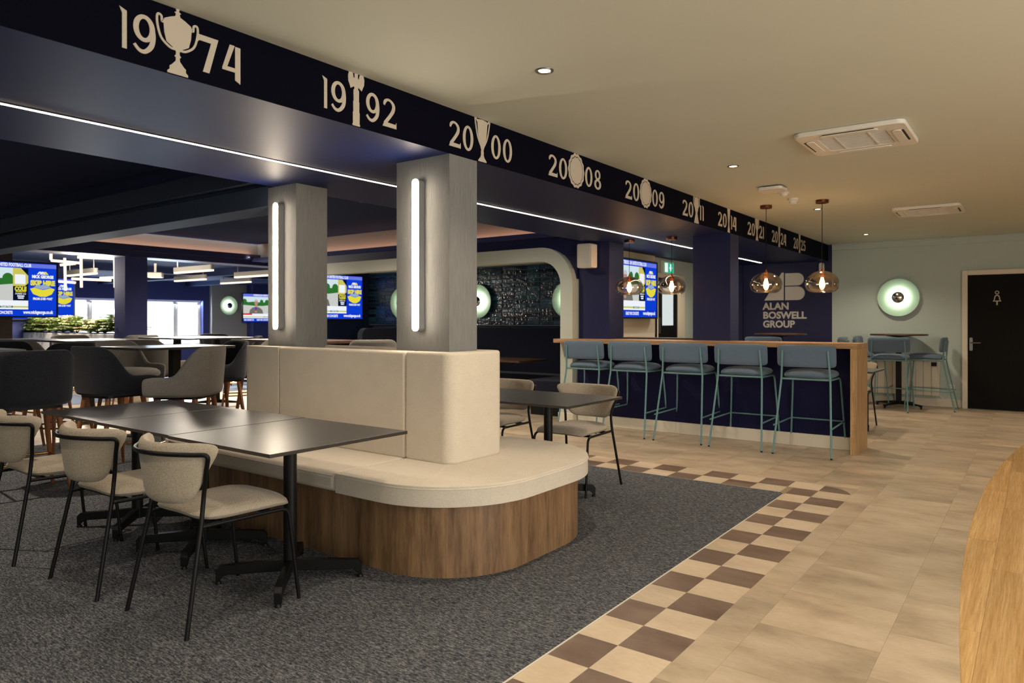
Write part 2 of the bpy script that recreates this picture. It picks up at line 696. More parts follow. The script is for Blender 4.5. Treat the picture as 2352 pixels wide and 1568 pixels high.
def clip_poly(poly, inside, inter):
    out = []
    leave = None
    for i in range(len(poly)):
        a, b = poly[i - 1], poly[i]
        ia, ib = inside(a), inside(b)
        if ia and not ib:
            out.append(inter(a, b))
            out.append('cut')
        elif ib and not ia:
            out.append(inter(a, b))
        if ib:
            out.append(b)
    # follow the curve between the two crossing points instead of the chord
    res = []
    for i, p in enumerate(out):
        if p != 'cut':
            res.append(p)
            continue
        a, b = out[i - 1], out[(i + 1) % len(out)]
        dx, dy = b[0] - a[0], b[1] - a[1]
        ln = math.hypot(dx, dy)
        if ln < 0.02:
            continue
        nx, ny = -dy / ln, dx / ln
        for k in range(1, 14):
            m = (a[0] + dx * k / 14, a[1] + dy * k / 14)
            q = [(m[0] + nx * t, m[1] + ny * t) for t in (-0.12, 0.12)]
            if inside(q[0]) != inside(q[1]):
                res.append(inter(q[0], q[1]))
    return res


def bis(f):
    def g(a, b):
        lo, hi = (a, b) if f(a) else (b, a)
        for _ in range(30):
            m = ((lo[0] + hi[0]) / 2, (lo[1] + hi[1]) / 2)
            if f(m):
                lo = m
            else:
                hi = m
        return lo
    return g


def dense(poly, step=0.03):
    out = []
    for i in range(len(poly)):
        a, b = poly[i - 1], poly[i]
        n = max(1, int(math.hypot(b[0] - a[0], b[1] - a[1]) / step))
        out += [(a[0] + (b[0] - a[0]) * k / n, a[1] + (b[1] - a[1]) * k / n) for k in range(n)]
    return out


def left_of_arc(p):
    return p[0] <= arc_x(p[1])


tile_meshes = {}


def lay(name, x0, x1, y0, y1, mat, gap=0.0004, key=None, clip=None):
    x0, x1, y0, y1 = x0 + gap, x1 - gap, y0 + gap, y1 - gap
    if x1 - x0 < 0.01 or y1 - y0 < 0.01:
        return None
    if clip:
        p = clip_poly(dense([(x0, y0), (x1, y0), (x1, y1), (x0, y1)]), clip, bis(clip))
        if len(p) < 3:
            return None
        cx, cy = sum(q[0] for q in p) / len(p), sum(q[1] for q in p) / len(p)
        bm = prism(bmesh.new(), [(a - cx, b - cy) for a, b in p], -0.012, 0.0)
        return obj(name, bm, mat, fl, smooth=False, loc=(cx, cy, 0))
    k = (round(x1 - x0, 4), round(y1 - y0, 4), mat.name)
    cx, cy = (x0 + x1) / 2, (y0 + y1) / 2
    if k in tile_meshes:
        o = bpy.data.objects.new(name, tile_meshes[k])
        C.objects.link(o)
        o.parent = fl
        o.location = (cx, cy, 0)
        return o
    hx, hy = (x1 - x0) / 2, (y1 - y0) / 2
    o = obj(name, B(-hx, hx, -hy, hy, -0.012, 0.0), mat, fl, smooth=False, loc=(cx, cy, 0))
    tile_meshes[k] = o.data
    return o


ARC_C, ARC_R = (GX - 0.09, GY - 0.06), 0.30
# chequer, near-to-far band beside the carpet (two columns) and the band across its end (two rows)
for j in range(-21, 0):
    for i in (-1, 0):
        x0 = max(GX + i * TS, CE_X + 0.004)
        dark = ((i + j) % 2 == 0)
        lay('tile', x0, GX + (i + 1) * TS, GY + j * TS, GY + (j + 1) * TS, M['tile_brown' if dark else 'tile_pale'])
for i in range(-17, 0):
    for j in (-1, 0):
        y0 = max(GY + j * TS, CE_Y + 0.004)
        if i == -1 and j == -1:
            continue
        dark = ((i + j) % 2 == 0) if j == -1 else ((i + j) % 2 == 0)
        lay('tile', GX + i * TS, GX + (i + 1) * TS, y0, GY + (j + 1) * TS, M['tile_brown' if dark else 'tile_pale'])


def in_round(p):
    return math.hypot(p[0] - (GX - 0.02), p[1] - (GY - 0.05)) <= 0.245


lay('tile', GX, OX, GY, OY, M['tile_brown'], clip=in_round)
lay('tile', GX, OX, GY, OY, M['tile_beige'], clip=lambda p: not in_round(p))

# beige vinyl, columns run away from the camera, joints staggered
W = 0.457
cols = [-0.945 + W * k for k in range(-9, 10)]
for ci, x0 in enumerate(cols):
    x1 = x0 + W
    yy = -3.0 + (0.0 if ci % 2 else W / 2) + 0.08
    while yy < YF:
        y0, y1 = yy, min(yy + W, YF)
        yy += W
        a0, a1, b0, b1 = x0, x1, y0, y1
        if y1 <= OY + 1e-6:                       # beside the chequer: only right of it
            a0 = max(a0, OX)
        elif y0 < OY:                             # straddles the end row
            if x1 <= OX:
                b0 = OY
            elif x0 < OX:
                lay('tile', a0, OX, OY, b1, M['tile_beige'])
                a0 = OX
        if a1 - a0 < 0.02 or b1 - b0 < 0.02:
            continue
        if (a0 + a1) / 2 > 0.9 or b1 < 1.2:
            continue
        if a0 < arc_x((b0 + b1) / 2) < a1 or a0 < arc_x(b0) < a1 or a0 < arc_x(b1) < a1:
            lay('tile', a0, a1, b0, b1, M['tile_beige'], clip=left_of_arc)
        elif a0 < arc_x((b0 + b1) / 2):
            lay('tile', a0, a1, b0, b1, M['tile_beige'])
# floor finish past the pieces that can be told apart
obj('vinyl_field', B((-11.75, -5.07, CE_Y + 0.23 * 2, 14.5, -0.012, -0.0005), (-11.75, -8.2, -3.0, CE_Y + 0.46, -0.012, -0.0005), (-8.2, GX - 17 * TS, CE_Y + 0.004, CE_Y + 0.46, -0.012, -0.0005)), M['tile_beige'], fl, smooth=False)
obj('vinyl_field', B(OX, 3.5, -3.0, 1.2, -0.012, -0.0006), M['tile_beige'], fl, smooth=False)

# oak planks inside the curved edge
SEAM, PW, PL = -0.19, 0.205, 1.475
for k in range(-1, 5):
    xs = SEAM + k * PW
    off = 3.46 if k % 2 else 4.38
    for q in range(-2, 7):
        y0 = off + q * PL
        y1 = min(y0 + PL, YF - 0.01)
        if y1 < 1.0 or y0 > YF - 0.1:
            continue
        y0 = max(y0, 0.9)
        lay('plank', xs, xs + PW, y0, y1, M['plank'], gap=0.0005, clip=(lambda p: p[0] >= arc_x(p[1]) + 0.0012) if k < 4 else None)
obj('plank_field', B(SEAM + 5 * PW, 3.5, 1.2, YF - 0.01, -0.012, -0.0005), M['plank'], fl, smooth=False)
edge = [(arc_x(y), y) for y in [0.9 + 0.2 * i for i in range(57)]]
eb = ring_prism(bmesh.new(), [(x - 0.001, y) for x, y in edge], [(x + 0.002, y) for x, y in edge], -0.012, 0.0003, closed=False)
obj('floor_edge_strip', eb, M['plank'], fl, smooth=False)

# ---- ceilings and bulkhead
ce = struct('ceiling', B(XB, 3.6, -3.1, YF + 0.1, ZC, ZC + 0.15), M['ceiling'], 'cream ceiling over the entrance side')
bk = struct('trim_1', B(-4.43, XB, -3.1, YF + 0.05, ZS, ZC + 0.1), [M['navy_soffit'], M['navy_fascia']], 'long navy bulkhead carrying the years of cup wins', smooth=False)
for p in bk.data.polygons:
    if p.normal.x > 0.9:
        p.material_index = 1
struct('trim_2', B(-4.75, -4.43, 7.60, YF + 0.05, ZS, ZC + 0.1), M['navy_soffit'], 'navy soffit over the sponsor corner')
struct('ceiling_2', B((-20.2, -4.43, -3.1, 3.05, 2.52, 2.65), (-11.3, -4.43, 3.05, 7.72, 2.66, 2.75), (-20.2, -11.5, 3.05, 14.6, 2.40, 2.75), (-11.3, -4.62, 7.72, 14.6, 2.40, 2.65)), M['navy_dark'], 'dark navy ceiling of the lounge with a raised tray')
# dropped beam beside the left column, in steps
struct('trim_3', B((-11.3, -4.50, 3.10, 3.37, 2.10, 2.25), (-11.3, -4.51, 3.14, 3.37, 2.25, 2.285), (-11.3, -4.51, 3.075, 3.37, 2.285, 2.66)), M['beam_lit'], 'stepped dark beam running from the left grey column', bevel=0.004)
crb = bmesh.new()
prism(crb, [(3.075, 2.52), (3.075, 2.43), (3.06, 2.43), (3.05, 2.45), (3.02, 2.47), (2.99, 2.50), (2.985, 2.52)], -11.3, -4.43, 'yz')
struct('trim_4', crb, M['navy_dark'], 'moulded cornice above the stepped beam')
# tray surround: cove lips with LED tape behind
struct('trim_5', B((-11.75, -11.33, 3.37, 8.2, 2.27, 2.42), (-11.33, -11.26, 3.37, 7.6, 2.36, 2.452)), M['navy'], 'navy fascia beam of the lit ceiling tray along the lounge', smooth=False)
struct('trim_6', B((-11.3, -4.43, 7.44, 7.52, 2.33, 2.385), (-11.3, -4.43, 7.52, 7.70, 2.33, 2.35)), M['navy_lit'], 'navy cove edge of the ceiling tray above the arch', smooth=False)  # lighter navy stands for the cove glow on this lip
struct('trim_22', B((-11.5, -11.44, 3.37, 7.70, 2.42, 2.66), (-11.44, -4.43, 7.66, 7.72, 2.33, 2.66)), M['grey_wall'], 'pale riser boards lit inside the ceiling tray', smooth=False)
t = thing('cove_light', 'warm light strip hidden in the ceiling tray edge along the lounge side', 'light', (-11.36, 5.4, 2.43))
obj('led_tape', B(-0.02, 0.02, -1.95, 2.1, -0.005, 0.01), M['cove'], t)
obj('led_channel', B(-0.03, 0.03, -1.96, 2.11, -0.012, -0.006), M['white'], t)
t = thing('cove_light', 'warm light strip hidden in the ceiling tray edge above the arch', 'light', (-7.8, 7.59, 2.36))
obj('led_tape', B(-3.3, 3.3, -0.02, 0.02, 0.0, 0.012), M['cove'], t)
obj('led_channel', B(-3.31, 3.31, -0.03, 0.03, -0.008, -0.001), M['white'], t)

# ---- walls
struct('wall_far', B(-2.67, 3.6, YF, YF + 0.1, 0, ZC), M['sage'], 'pale sage far wall with the black toilet door')
struct('wall_sponsor', B(-4.75, -2.67, YF, YF + 0.1, 0, ZC), M['navy'], 'navy far wall behind the sponsor logo')
struct('trim_7', B(-4.66, -4.10, YF - 0.04, YF, 0, ZS), M['navy'], 'shallow navy pilaster beside the sponsor wall')
struct('trim_8', B((-2.67, 3.5, YF - 0.02, YF, 2.395, ZC), (-2.67, 3.5, YF - 0.03, YF, 2.47, ZC)), M['sage'], 'flat cornice strip on the far wall', bevel=0.006)
struct('wall_right', B((3.5, 3.6, -3.1, 0.5, 0, ZC), (3.5, 3.6, 3.9, YF, 0, ZC), (3.5, 3.6, 0.5, 3.9, 0, 0.6), (3.5, 3.6, 0.5, 3.9, 2.35, ZC)), M['sage'], 'plain sage wall on the right')  # unseen opening added for the fill from the right
struct('wall_near', B((-20.2, 0.5, -3.2, -3.1, 0, 2.6), (3.3, 3.6, -3.2, -3.1, 0, 2.6), (0.5, 3.3, -3.2, -3.1, 0, 0.6), (0.5, 3.3, -3.2, -3.1, 2.4, 2.6)), M['sage'], 'wall behind the camera')  # opening out of view, added for the fill from behind
struct('wall_booth', B((-10.55, -4.62, 9.47, 9.57, 0, 2.4), (-10.55, -10.45, 7.60, 14.5, 0, 2.4), (-4.75, -4.64, 9.57, 9.74, 0, 2.4)), M['navy_dark'], 'dark navy walls of the tiled booth')
wa = B((-10.55, -4.43, 7.56, 7.66, 2.10, 2.34))
spn = [(-5.09 + 0.46 * math.cos(a), 1.72 + 0.46 * math.sin(a)) for a in [PI / 2 * k / 8 for k in range(9)]] + [(-5.09, 2.2), (-4.618, 2.2), (-4.618, 1.72)]
prism(wa, spn, 7.58, 7.65, 'xz')
prism(wa, [(-15.06 - x, z) for x, z in spn[::-1]], 7.58, 7.65, 'xz')
struct('wall_arch', wa, M['navy'], 'navy wall band over the arch', smooth=False)
struct('trim_9', B(-4.605, -4.18, 7.62, 7.99, 0, ZS), M['navy'], 'navy pillar at the left end of the bar')
struct('wall_inner', B(-4.75, -4.66, 7.99, YF, 0, ZS), M['sage'], 'sage wall with the fire exit door behind the bar')
struct('trim_10', B(-4.66, -4.575, 8.02, 9.74, 0, ZS), M['cream_paint'], 'cream boxed wall panel holding a television', bevel=0.004)
struct('trim_11', B(-3.16, XB, 3.08, 3.33, 0.10, ZS), M['wallpaper'], 'right grey ribbed column rising from the banquette', smooth=False)
struct('trim_12', B(-4.50, -4.175, 3.10, 3.37, 0.10, ZS), M['wallpaper'], 'left grey ribbed column rising from the banquette', smooth=False)
struct('trim_13', B(-3.16, XB, 7.72, 7.99, 0, ZS), M['navy'], 'navy column standing in the bar', smooth=False)
# arch frame
oa = [(-4.612, 0.0)] + [(-5.09 + 0.478 * math.cos(a), 1.72 + 0.478 * math.sin(a)) for a in [PI / 2 * k / 12 for k in range(13)]]
ia = [(-4.788, 0.0)] + [(-5.09 + 0.302 * math.cos(a), 1.72 + 0.302 * math.sin(a)) for a in [PI / 2 * k / 12 for k in range(13)]]
mx = -15.06
oa = oa + [(mx - x, z) for x, z in oa[::-1]]
ia = ia + [(mx - x, z) for x, z in ia[::-1]]
struct('trim_14', ring_prism(bmesh.new(), oa, ia, 7.475, 7.66, 'xz', closed=False), M['arch'], 'pale rounded arch framing the tiled booth', smooth=True)
sk = B((-4.80, -4.60, 7.455, 7.475, 0, 0.135), (-4.60, -4.59, 7.455, 7.56, 0, 0.135), (-4.81, -4.80, 7.455, 7.66, 0, 0.135))
struct('baseboard_arch', sk, M['cream_paint'], 'cream skirting around the foot of the arch', bevel=0.006)
struct('baseboard_far', B((-2.66, -0.9, YF - 0.018, YF, 0, 0.12), (0.16, 3.5, YF - 0.018, YF, 0, 0.12)), M['cream_paint'], 'cream skirting on the far wall', bevel=0.006)
# lounge window wall (far left)
XW = -20.0
WZ0, WZ1 = 0.6, 1.87
struct('wall_left', B((XW - 0.25, XW, -3.1, 14.6, 0, WZ0), (XW - 0.25, XW, -3.1, 14.6, WZ1, 2.4), (XW - 0.25, XW, -3.1, 7.82, WZ0, WZ1), (XW - 0.25, XW, 11.55, 13.6, WZ0, WZ1), (XW - 0.25, XW, 14.4, 14.6, WZ0, WZ1), (XW - 0.25, XW, 9.2, 9.75, WZ0, WZ1)), M['navy_lit'], 'navy lounge wall with long bright windows', smooth=False)
struct('wall_lounge', B((-20.2, -10.55, 14.5, 14.6, 0, 2.4)), M['navy_lit'], 'navy end wall of the lounge')
struct('trim_15', B(XW, XW + 0.12, 11.76, 12.93, 0, 2.40), M['grey_wall'], 'warm grey wall panel beside the lounge windows')
struct('trim_16', B(XW, XW + 0.45, 12.93, 13.5, 0, 2.4), M['navy_lit'], 'navy pilaster right of the grey lounge panel')
struct('trim_17', B(-11.75, -11.40, 5.30, 5.645, 0, 2.27), M['navy_lit'], 'square navy pillar in the lounge', smooth=False)
struct('baseboard_pillar', B(-11.77, -11.38, 5.28, 5.665, 0, 0.12), M['cream_paint'], 'cream skirting around the lounge pillar', bevel=0.006)
struct('trim_18', B(-11.95, -11.42, 2.6, 3.80, 0, 2.42), M['darkwood'], 'dark brown pier behind the lounge television')
struct('trim_19', B((-20.0, -11.75, 8.6, 8.8, 2.25, 2.4), (-20.0, -11.75, 11.0, 11.15, 2.28, 2.4), (-15.2, -15.0, 3.0, 14.5, 2.28, 2.4)), M['navy_dark'], 'boxed ducts under the lounge ceiling')


def window(n, y0, y1, mull, label):
    o = struct('window_%d' % n, B((XW - 0.2, XW - 0.13, y0, y0 + 0.05, WZ0, WZ1), (XW - 0.2, XW - 0.13, y1 - 0.05, y1, WZ0, WZ1), (XW - 0.2, XW - 0.13, y0 + 0.05, y1 - 0.05, WZ0, WZ0 + 0.05), (XW - 0.2, XW - 0.13, y0 + 0.05, y1 - 0.05, WZ1 - 0.05, WZ1)), M['white'], label, smooth=False)
    obj('mullion', B(XW - 0.2, XW - 0.12, mull - 0.04, mull + 0.04, WZ0 + 0.05, WZ1 - 0.05), M['white'], o, smooth=False)
    obj('pane', B(XW - 0.17, XW - 0.16, y0 + 0.05, mull - 0.04, WZ0 + 0.05, WZ1 - 0.05), M['pane'], o, smooth=False)
    obj('pane', B(XW - 0.17, XW - 0.16, mull + 0.04, y1 - 0.05, WZ0 + 0.05, WZ1 - 0.05), M['pane'], o, smooth=False)
    obj('sash', B((XW - 0.185, XW - 0.125, mull + 0.05, mull + 0.09, WZ0 + 0.22, WZ1 - 0.06), (XW - 0.185, XW - 0.125, y1 - 0.1, y1 - 0.06, WZ0 + 0.22, WZ1 - 0.06), (XW - 0.185, XW - 0.125, mull + 0.09, y1 - 0.1, WZ0 + 0.22, WZ0 + 0.26)), M['white'], o, smooth=False)
    obj('sill', B(XW - 0.12, XW + 0.04, y0, y1, WZ0 - 0.02, WZ0 + 0.02), M['white'], o, smooth=False)


window(1, 7.82, 9.2, 8.42, 'bright lounge window behind the planter')
window(2, 9.75, 11.55, 10.75, 'bright lounge window right of the navy pillar')
window(3, 13.6, 14.4, 14.05, 'narrow bright lounge window by the left grey column')

# door with the female toilet sign
d1 = struct('door_1', B(-0.83, 0.10, YF - 0.045, YF - 0.005, 0.008, 1.93), M['black_door'], 'black door with a white female toilet sign', bevel=0.003)
obj('frame', B((-0.90, -0.83, YF - 0.06, YF + 0.02, 0, 2.0), (0.10, 0.17, YF - 0.06, YF + 0.02, 0, 2.0), (-0.83, 0.10, YF - 0.06, YF + 0.02, 1.93, 2.0)), M['cream_paint'], d1, bevel=0.006)
hp = obj('handle_plate', prism(bmesh.new(), rrect(-0.808, -0.768, 0.84, 1.03, 0.018), YF - 0.053, YF - 0.045, 'xz'), M['steel'], d1)
obj('lever', T(bend([(-0.788, YF - 0.05, 0.955), (-0.788, YF - 0.095, 0.955), (-0.67, YF - 0.095, 0.955)], 0.02), 0.009), M['steel'], hp)
sg = bmesh.new()
sx, yq = -0.478, YF - 0.047
ring_prism(sg, [(sx + 0.026 * math.cos(a), 1.672 + 0.026 * math.sin(a)) for a in [2 * PI * k / 20 for k in range(20)]], [(sx + 0.016 * math.cos(a), 1.672 + 0.016 * math.sin(a)) for a in [2 * PI * k / 20 for k in range(20)]], yq - 0.003, yq + 0.002, 'xz')
dress = [(-0.012, 1.638), (0.012, 1.638), (0.03, 1.62), (0.036, 1.575), (0.05, 1.545), (-0.05, 1.545), (-0.036, 1.575), (-0.03, 1.62)]
dress_i = [(x * 0.66, 1.59 + (z - 1.59) * 0.72) for x, z in dress]
ring_prism(sg, [(sx + a, b) for a, b in dress], [(sx + a, b) for a, b in dress_i], yq - 0.003, yq + 0.002, 'xz')
box(sg, sx - 0.008, sx + 0.008, yq - 0.003, yq + 0.002, 1.495, 1.546)
obj('toilet_symbol', sg, M['white_vinyl'], d1, smooth=False)

# fire exit door behind the bar (in the inner wall, faces +X)
XI = -4.66
d2 = struct('door_2', B((XI - 0.03, XI + 0.012, 9.80, 9.97, 0.01, 1.93), (XI - 0.03, XI + 0.012, 10.0, 10.72, 0.01, 1.93)), M['black_door'], 'dark double fire exit door with a glazed panel', bevel=0.003)
obj('frame', B((XI, XI + 0.03, 10.72, 10.98, 0, 2.0), (XI, XI + 0.03, 9.742, 9.80, 0, 2.0), (XI, XI + 0.03, 9.80, 10.72, 1.93, 2.0), (XI, XI + 0.02, 9.97, 10.0, 0, 1.93)), M['cream_paint'], d2, bevel=0.005)
obj('pane', B(XI + 0.012, XI + 0.016, 10.15, 10.55, 1.20, 1.78), M['pane_glow'], d2, smooth=False)
obj('push_plate', B((XI + 0.012, XI + 0.017, 9.83, 9.90, 1.08, 1.32), (XI + 0.012, XI + 0.017, 10.02, 10.09, 1.08, 1.32)), M['steel'], d2, smooth=False)

# ---- booth tiles: stacked glazed tiles on the back wall
bt = struct('trim_20', B(-10.44, -4.66, 9.445, 9.47, 1.19, 2.3), M['grout_booth'], 'dark glazed tile panel on the back wall of the booth')
tw, th_ = 0.246, 0.0635
proto = None
hid = bmesh.new()
cnt = 0
for k in range(23):
    for r in range(14):
        x = -10.36 + k * 0.2535
        z = 1.235 + r * 0.0695
        y = 9.437 + random.uniform(-0.003, 0.003)
        behind = (-9.05 < x < -8.45)
        if behind or cnt >= 296:
            box(hid, x - tw / 2, x + tw / 2, y - 0.008, y + 0.008, z - th_ / 2, z + th_ / 2)
            continue
        cnt += 1
        if proto is None:
            o = obj('tile', B(-tw / 2, tw / 2, -0.008, 0.008, -th_ / 2, th_ / 2), M['glazed'], bt, bevel=0.003, seg=1)
            proto = o
        else:
            o = proto.copy()
            C.objects.link(o)
            o.parent = bt
        o.location = (x, y, z)
        o.rotation_euler = (random.uniform(-0.05, 0.05), 0, random.uniform(-0.02, 0.02))
hb = obj('tile_remainder', hid, M['glazed'], bt, smooth=False)
hb['kind'] = 'stuff'

# ================================================================== BANQUETTE
t = thing('banquette', 'long cream banquette with an oak base wrapping the two grey columns', 'banquette', (-3.6, 3.205, 0))


def L(poly):
    return [(x + 3.6, y - 3.205) for x, y in poly]


obj('base', prism(bmesh.new(), L(rrect(-5.06, -2.15, 2.505, 3.905, 0.50, 14)), 0.0, 0.365), M['oak_base'], t)
o6 = dict(bevel=0.03, seg=5)


def seat_poly(x0, x1, y0, y1, rs):
    return L(rrect(x0, x1, y0, y1, rs, 14))


ZU0, ZU1 = 0.365, 0.468
e1 = obj('seat_cushion', prism(bmesh.new(), seat_poly(-2.968, -2.092, 2.447, 3.963, (0.55, 0.55, 0, 0)), ZU0, ZU1), M['fabric_cream'], t, **o6)
e2 = obj('seat_cushion', prism(bmesh.new(), seat_poly(-4.176, -2.974, 2.447, 3.20, 0), ZU0, ZU1), M['fabric_cream'], t, **o6)
e3 = obj('seat_cushion', prism(bmesh.new(), seat_poly(-4.176, -2.974, 3.21, 3.963, 0), ZU0, ZU1), M['fabric_cream'], t, **o6)
e4 = obj('seat_cushion', prism(bmesh.new(), seat_poly(-5.118, -4.182, 2.447, 3.963, (0, 0, 0.55, 0.55)), ZU0, ZU1), M['fabric_cream'], t, **o6)
pp = seat_poly(-2.968, -2.092, 2.447, 3.963, (0.55, 0.55, 0, 0))[:30]
pp = [L([(-2.955, 2.447)])[0]] + pp + [L([(-2.955, 3.963)])[0]]
sh = [(x - 0.0 if i in (0, len(pp) - 1) else x, y) for i, (x, y) in enumerate(pp)]
obj('piping', T([(x, y, ZU1 - 0.016) for x, y in sh], 0.0035, 6), M['fabric_cream'], e1)
obj('piping', T([(L([(-4.17, 0)])[0][0], 2.447 - 3.205, ZU1 - 0.016), (L([(-2.98, 0)])[0][0], 2.447 - 3.205, ZU1 - 0.016)], 0.0035, 6), M['fabric_cream'], e2)
mitre = [L([(x, y)])[0] for x, y in ((-2.66, 3.0), (-2.53, 2.75), (-2.42, 2.52))]
obj('seam', T([(mitre[0][0], mitre[0][1], ZU1), (mitre[1][0], mitre[1][1], ZU1), (mitre[2][0], mitre[2][1], ZU1 - 0.001)], 0.002, 6), M['fabric_cream'], e1)
ZB0, ZB1 = ZU1 - 0.004, 1.09
cap = rrect(-2.968, -2.61, 2.96, 3.45, (0.075, 0.075, 0, 0), 8)
cap = cap + [(-2.968, 3.337), (-2.722, 3.337), (-2.722, 3.073), (-2.968, 3.073)]
# order: bottom-right corner arc, top-right arc, (x0,y1), (x0,y0) -> reinsert the notch between the last two
arc_pts = rrect(-2.968, -2.61, 2.96, 3.45, (0.075, 0.075, 0, 0), 8)
cap = arc_pts[:-1] + [(-2.968, 3.337), (-2.722, 3.337), (-2.722, 3.073), (-2.968, 3.073)] + arc_pts[-1:]
obj('back_cushion', prism(bmesh.new(), L(cap), ZB0, ZB1), M['fabric_cream'], t, bevel=0.016, seg=4)
capl = [(-7.152 - x + 0.0, y) for x, y in cap]          # mirrored about the middle of the back
capl = [(-4.182 - (-2.968 - x) * -1.0 if False else -4.182 + (-2.968 - x) * 1.20, y) for x, y in cap]
obj('back_cushion', prism(bmesh.new(), L(capl[::-1]), ZB0, ZB1), M['fabric_cream'], t, bevel=0.016, seg=4)
obj('back_cushion', prism(bmesh.new(), L(rrect(-4.178, -2.972, 2.96, 3.072, 0)), ZB0, ZB1), M['fabric_cream'], t, bevel=0.016, seg=4)
obj('back_cushion', prism(bmesh.new(), L(rrect(-4.178, -2.972, 3.34, 3.45, 0)), ZB0, ZB1), M['fabric_cream'], t, bevel=0.016, seg=4)
obj('back_core', prism(bmesh.new(), L(rrect(-4.165, -3.17, 3.076, 3.336, 0)), ZB0, ZB1 - 0.02), M['fabric_cream'], t)


# column lights
def column_light(x, y, label):
    r = thing('wall_light', label, 'light', (x, y, 1.655))
    obj('housing', prism(bmesh.new(), rrect(-0.024, 0.024, -0.448, 0.448, 0.023, 6), -0.048, 0.0, 'xz'), M['wallpaper'], r)
    obj('diffuser', prism(bmesh.new(), rrect(-0.0235, 0.0235, -0.4475, 0.4475, 0.023, 6), -0.058, -0.0485, 'xz'), M['led_wall'], r)


column_light(-2.95, 3.08, 'tall glowing strip light on the right grey column')
column_light(-4.338, 3.10, 'tall glowing strip light on the left grey column')

# soffit strip
for (y0, y1, lab) in ((-2.5, 8.98, 'long white light strip in the navy soffit, running behind the right grey column'), (9.15, 11.9, 'short far white light strip in the soffit beside the sponsor wall')):
    r = thing('light_strip', lab, 'light', (-3.69, (y0 + y1) / 2, ZS))
    h = (y1 - y0) / 2
    obj('channel', B((-0.016, -0.011, -h, h, -0.004, 0.004), (0.011, 0.016, -h, h, -0.004, 0.004)), M['black'], r, smooth=False)
    obj('diffuser', B(-0.011, 0.011, -h, h, -0.006, -0.0005), M['led'], r, smooth=False)

# ================================================================== DINING TABLES
def pedestal(root, h, half, pole=0.032, arm=0.33, diag=True, square=False, ztop=0.0):
    if square:
        obj('pole', B(-pole, pole, -pole, pole, 0.06, h), M['black'], root, bevel=0.004)
    else:
        obj('pole', T([(0, 0, 0.05), (0, 0, h)], pole, 16), M['black'], root)
    obj('mount_plate', B(-half * 0.6, half * 0.6, -half * 0.6, half * 0.6, h - 0.008, h), M['black'], root, smooth=False)
    for k in range(4):
        a = PI / 2 * k + (PI / 4 if diag else 0.12)
        bm = bmesh.new()
        prof = [(0.0, 0.055), (arm - 0.03, 0.048), (arm, 0.02), (arm + 0.012, 0.02), (arm + 0.014, 0.07), (arm - 0.005, 0.092), (0.0, 0.112)]
        prism(bm, prof, -0.017, 0.017, 'xz')
        lathe(bm, [(0.0, 0.0), (0.015, 0.0), (0.015, 0.012), (0.007, 0.022), (0.0, 0.022)], 10, (arm + 0.004, 0, 0))
        bmesh.ops.rotate(bm, verts=bm.verts[:], cent=(0, 0, 0), matrix=Matrix.Rotation(a, 3, 'Z'))
        obj('foot', bm, M['black'], root, bevel=0.003)


def table(label, cx, cy, wx, wy, h, arm=0.33, group=None, rot=0.0, top=None, diag=True, pole=0.032):
    r = thing('dining_table' if h < 0.9 else 'bar_table', label, 'table', (cx, cy, 0), rot, group)
    obj('tabletop', B(-wx / 2, wx / 2, -wy / 2, wy / 2, h - 0.016, h), top or M['tabletop'], r, bevel=0.0015)
    pedestal(r, h - 0.0165, min(wx, wy) / 2, pole, arm, diag)
    return r


FT = 'black square tables pushed together before the banquette'
T3 = table('black square table nearest the camera, right end of the front row by the oak base', -2.935, 2.145, 0.812, 0.79, 0.72, group=FT)
T2 = table('black square table in the middle of the front row, between its two neighbours', -3.735, 2.155, 0.766, 0.79, 0.72, group=FT)
T1 = table('black square table at the left end of the front row, nearest the wooden legged stools', -4.495, 2.165, 0.74, 0.79, 0.72, group=FT)
RT = 'black square tables on the far side of the banquette'
table('black square table behind the banquette, the one nearer the blue bar stools', -2.815, 4.235, 0.79, 0.745, 0.72, group=RT)
table('black square table behind the banquette, mostly hidden by the cream backrest', -3.615, 4.245, 0.79, 0.745, 0.72, group=RT)


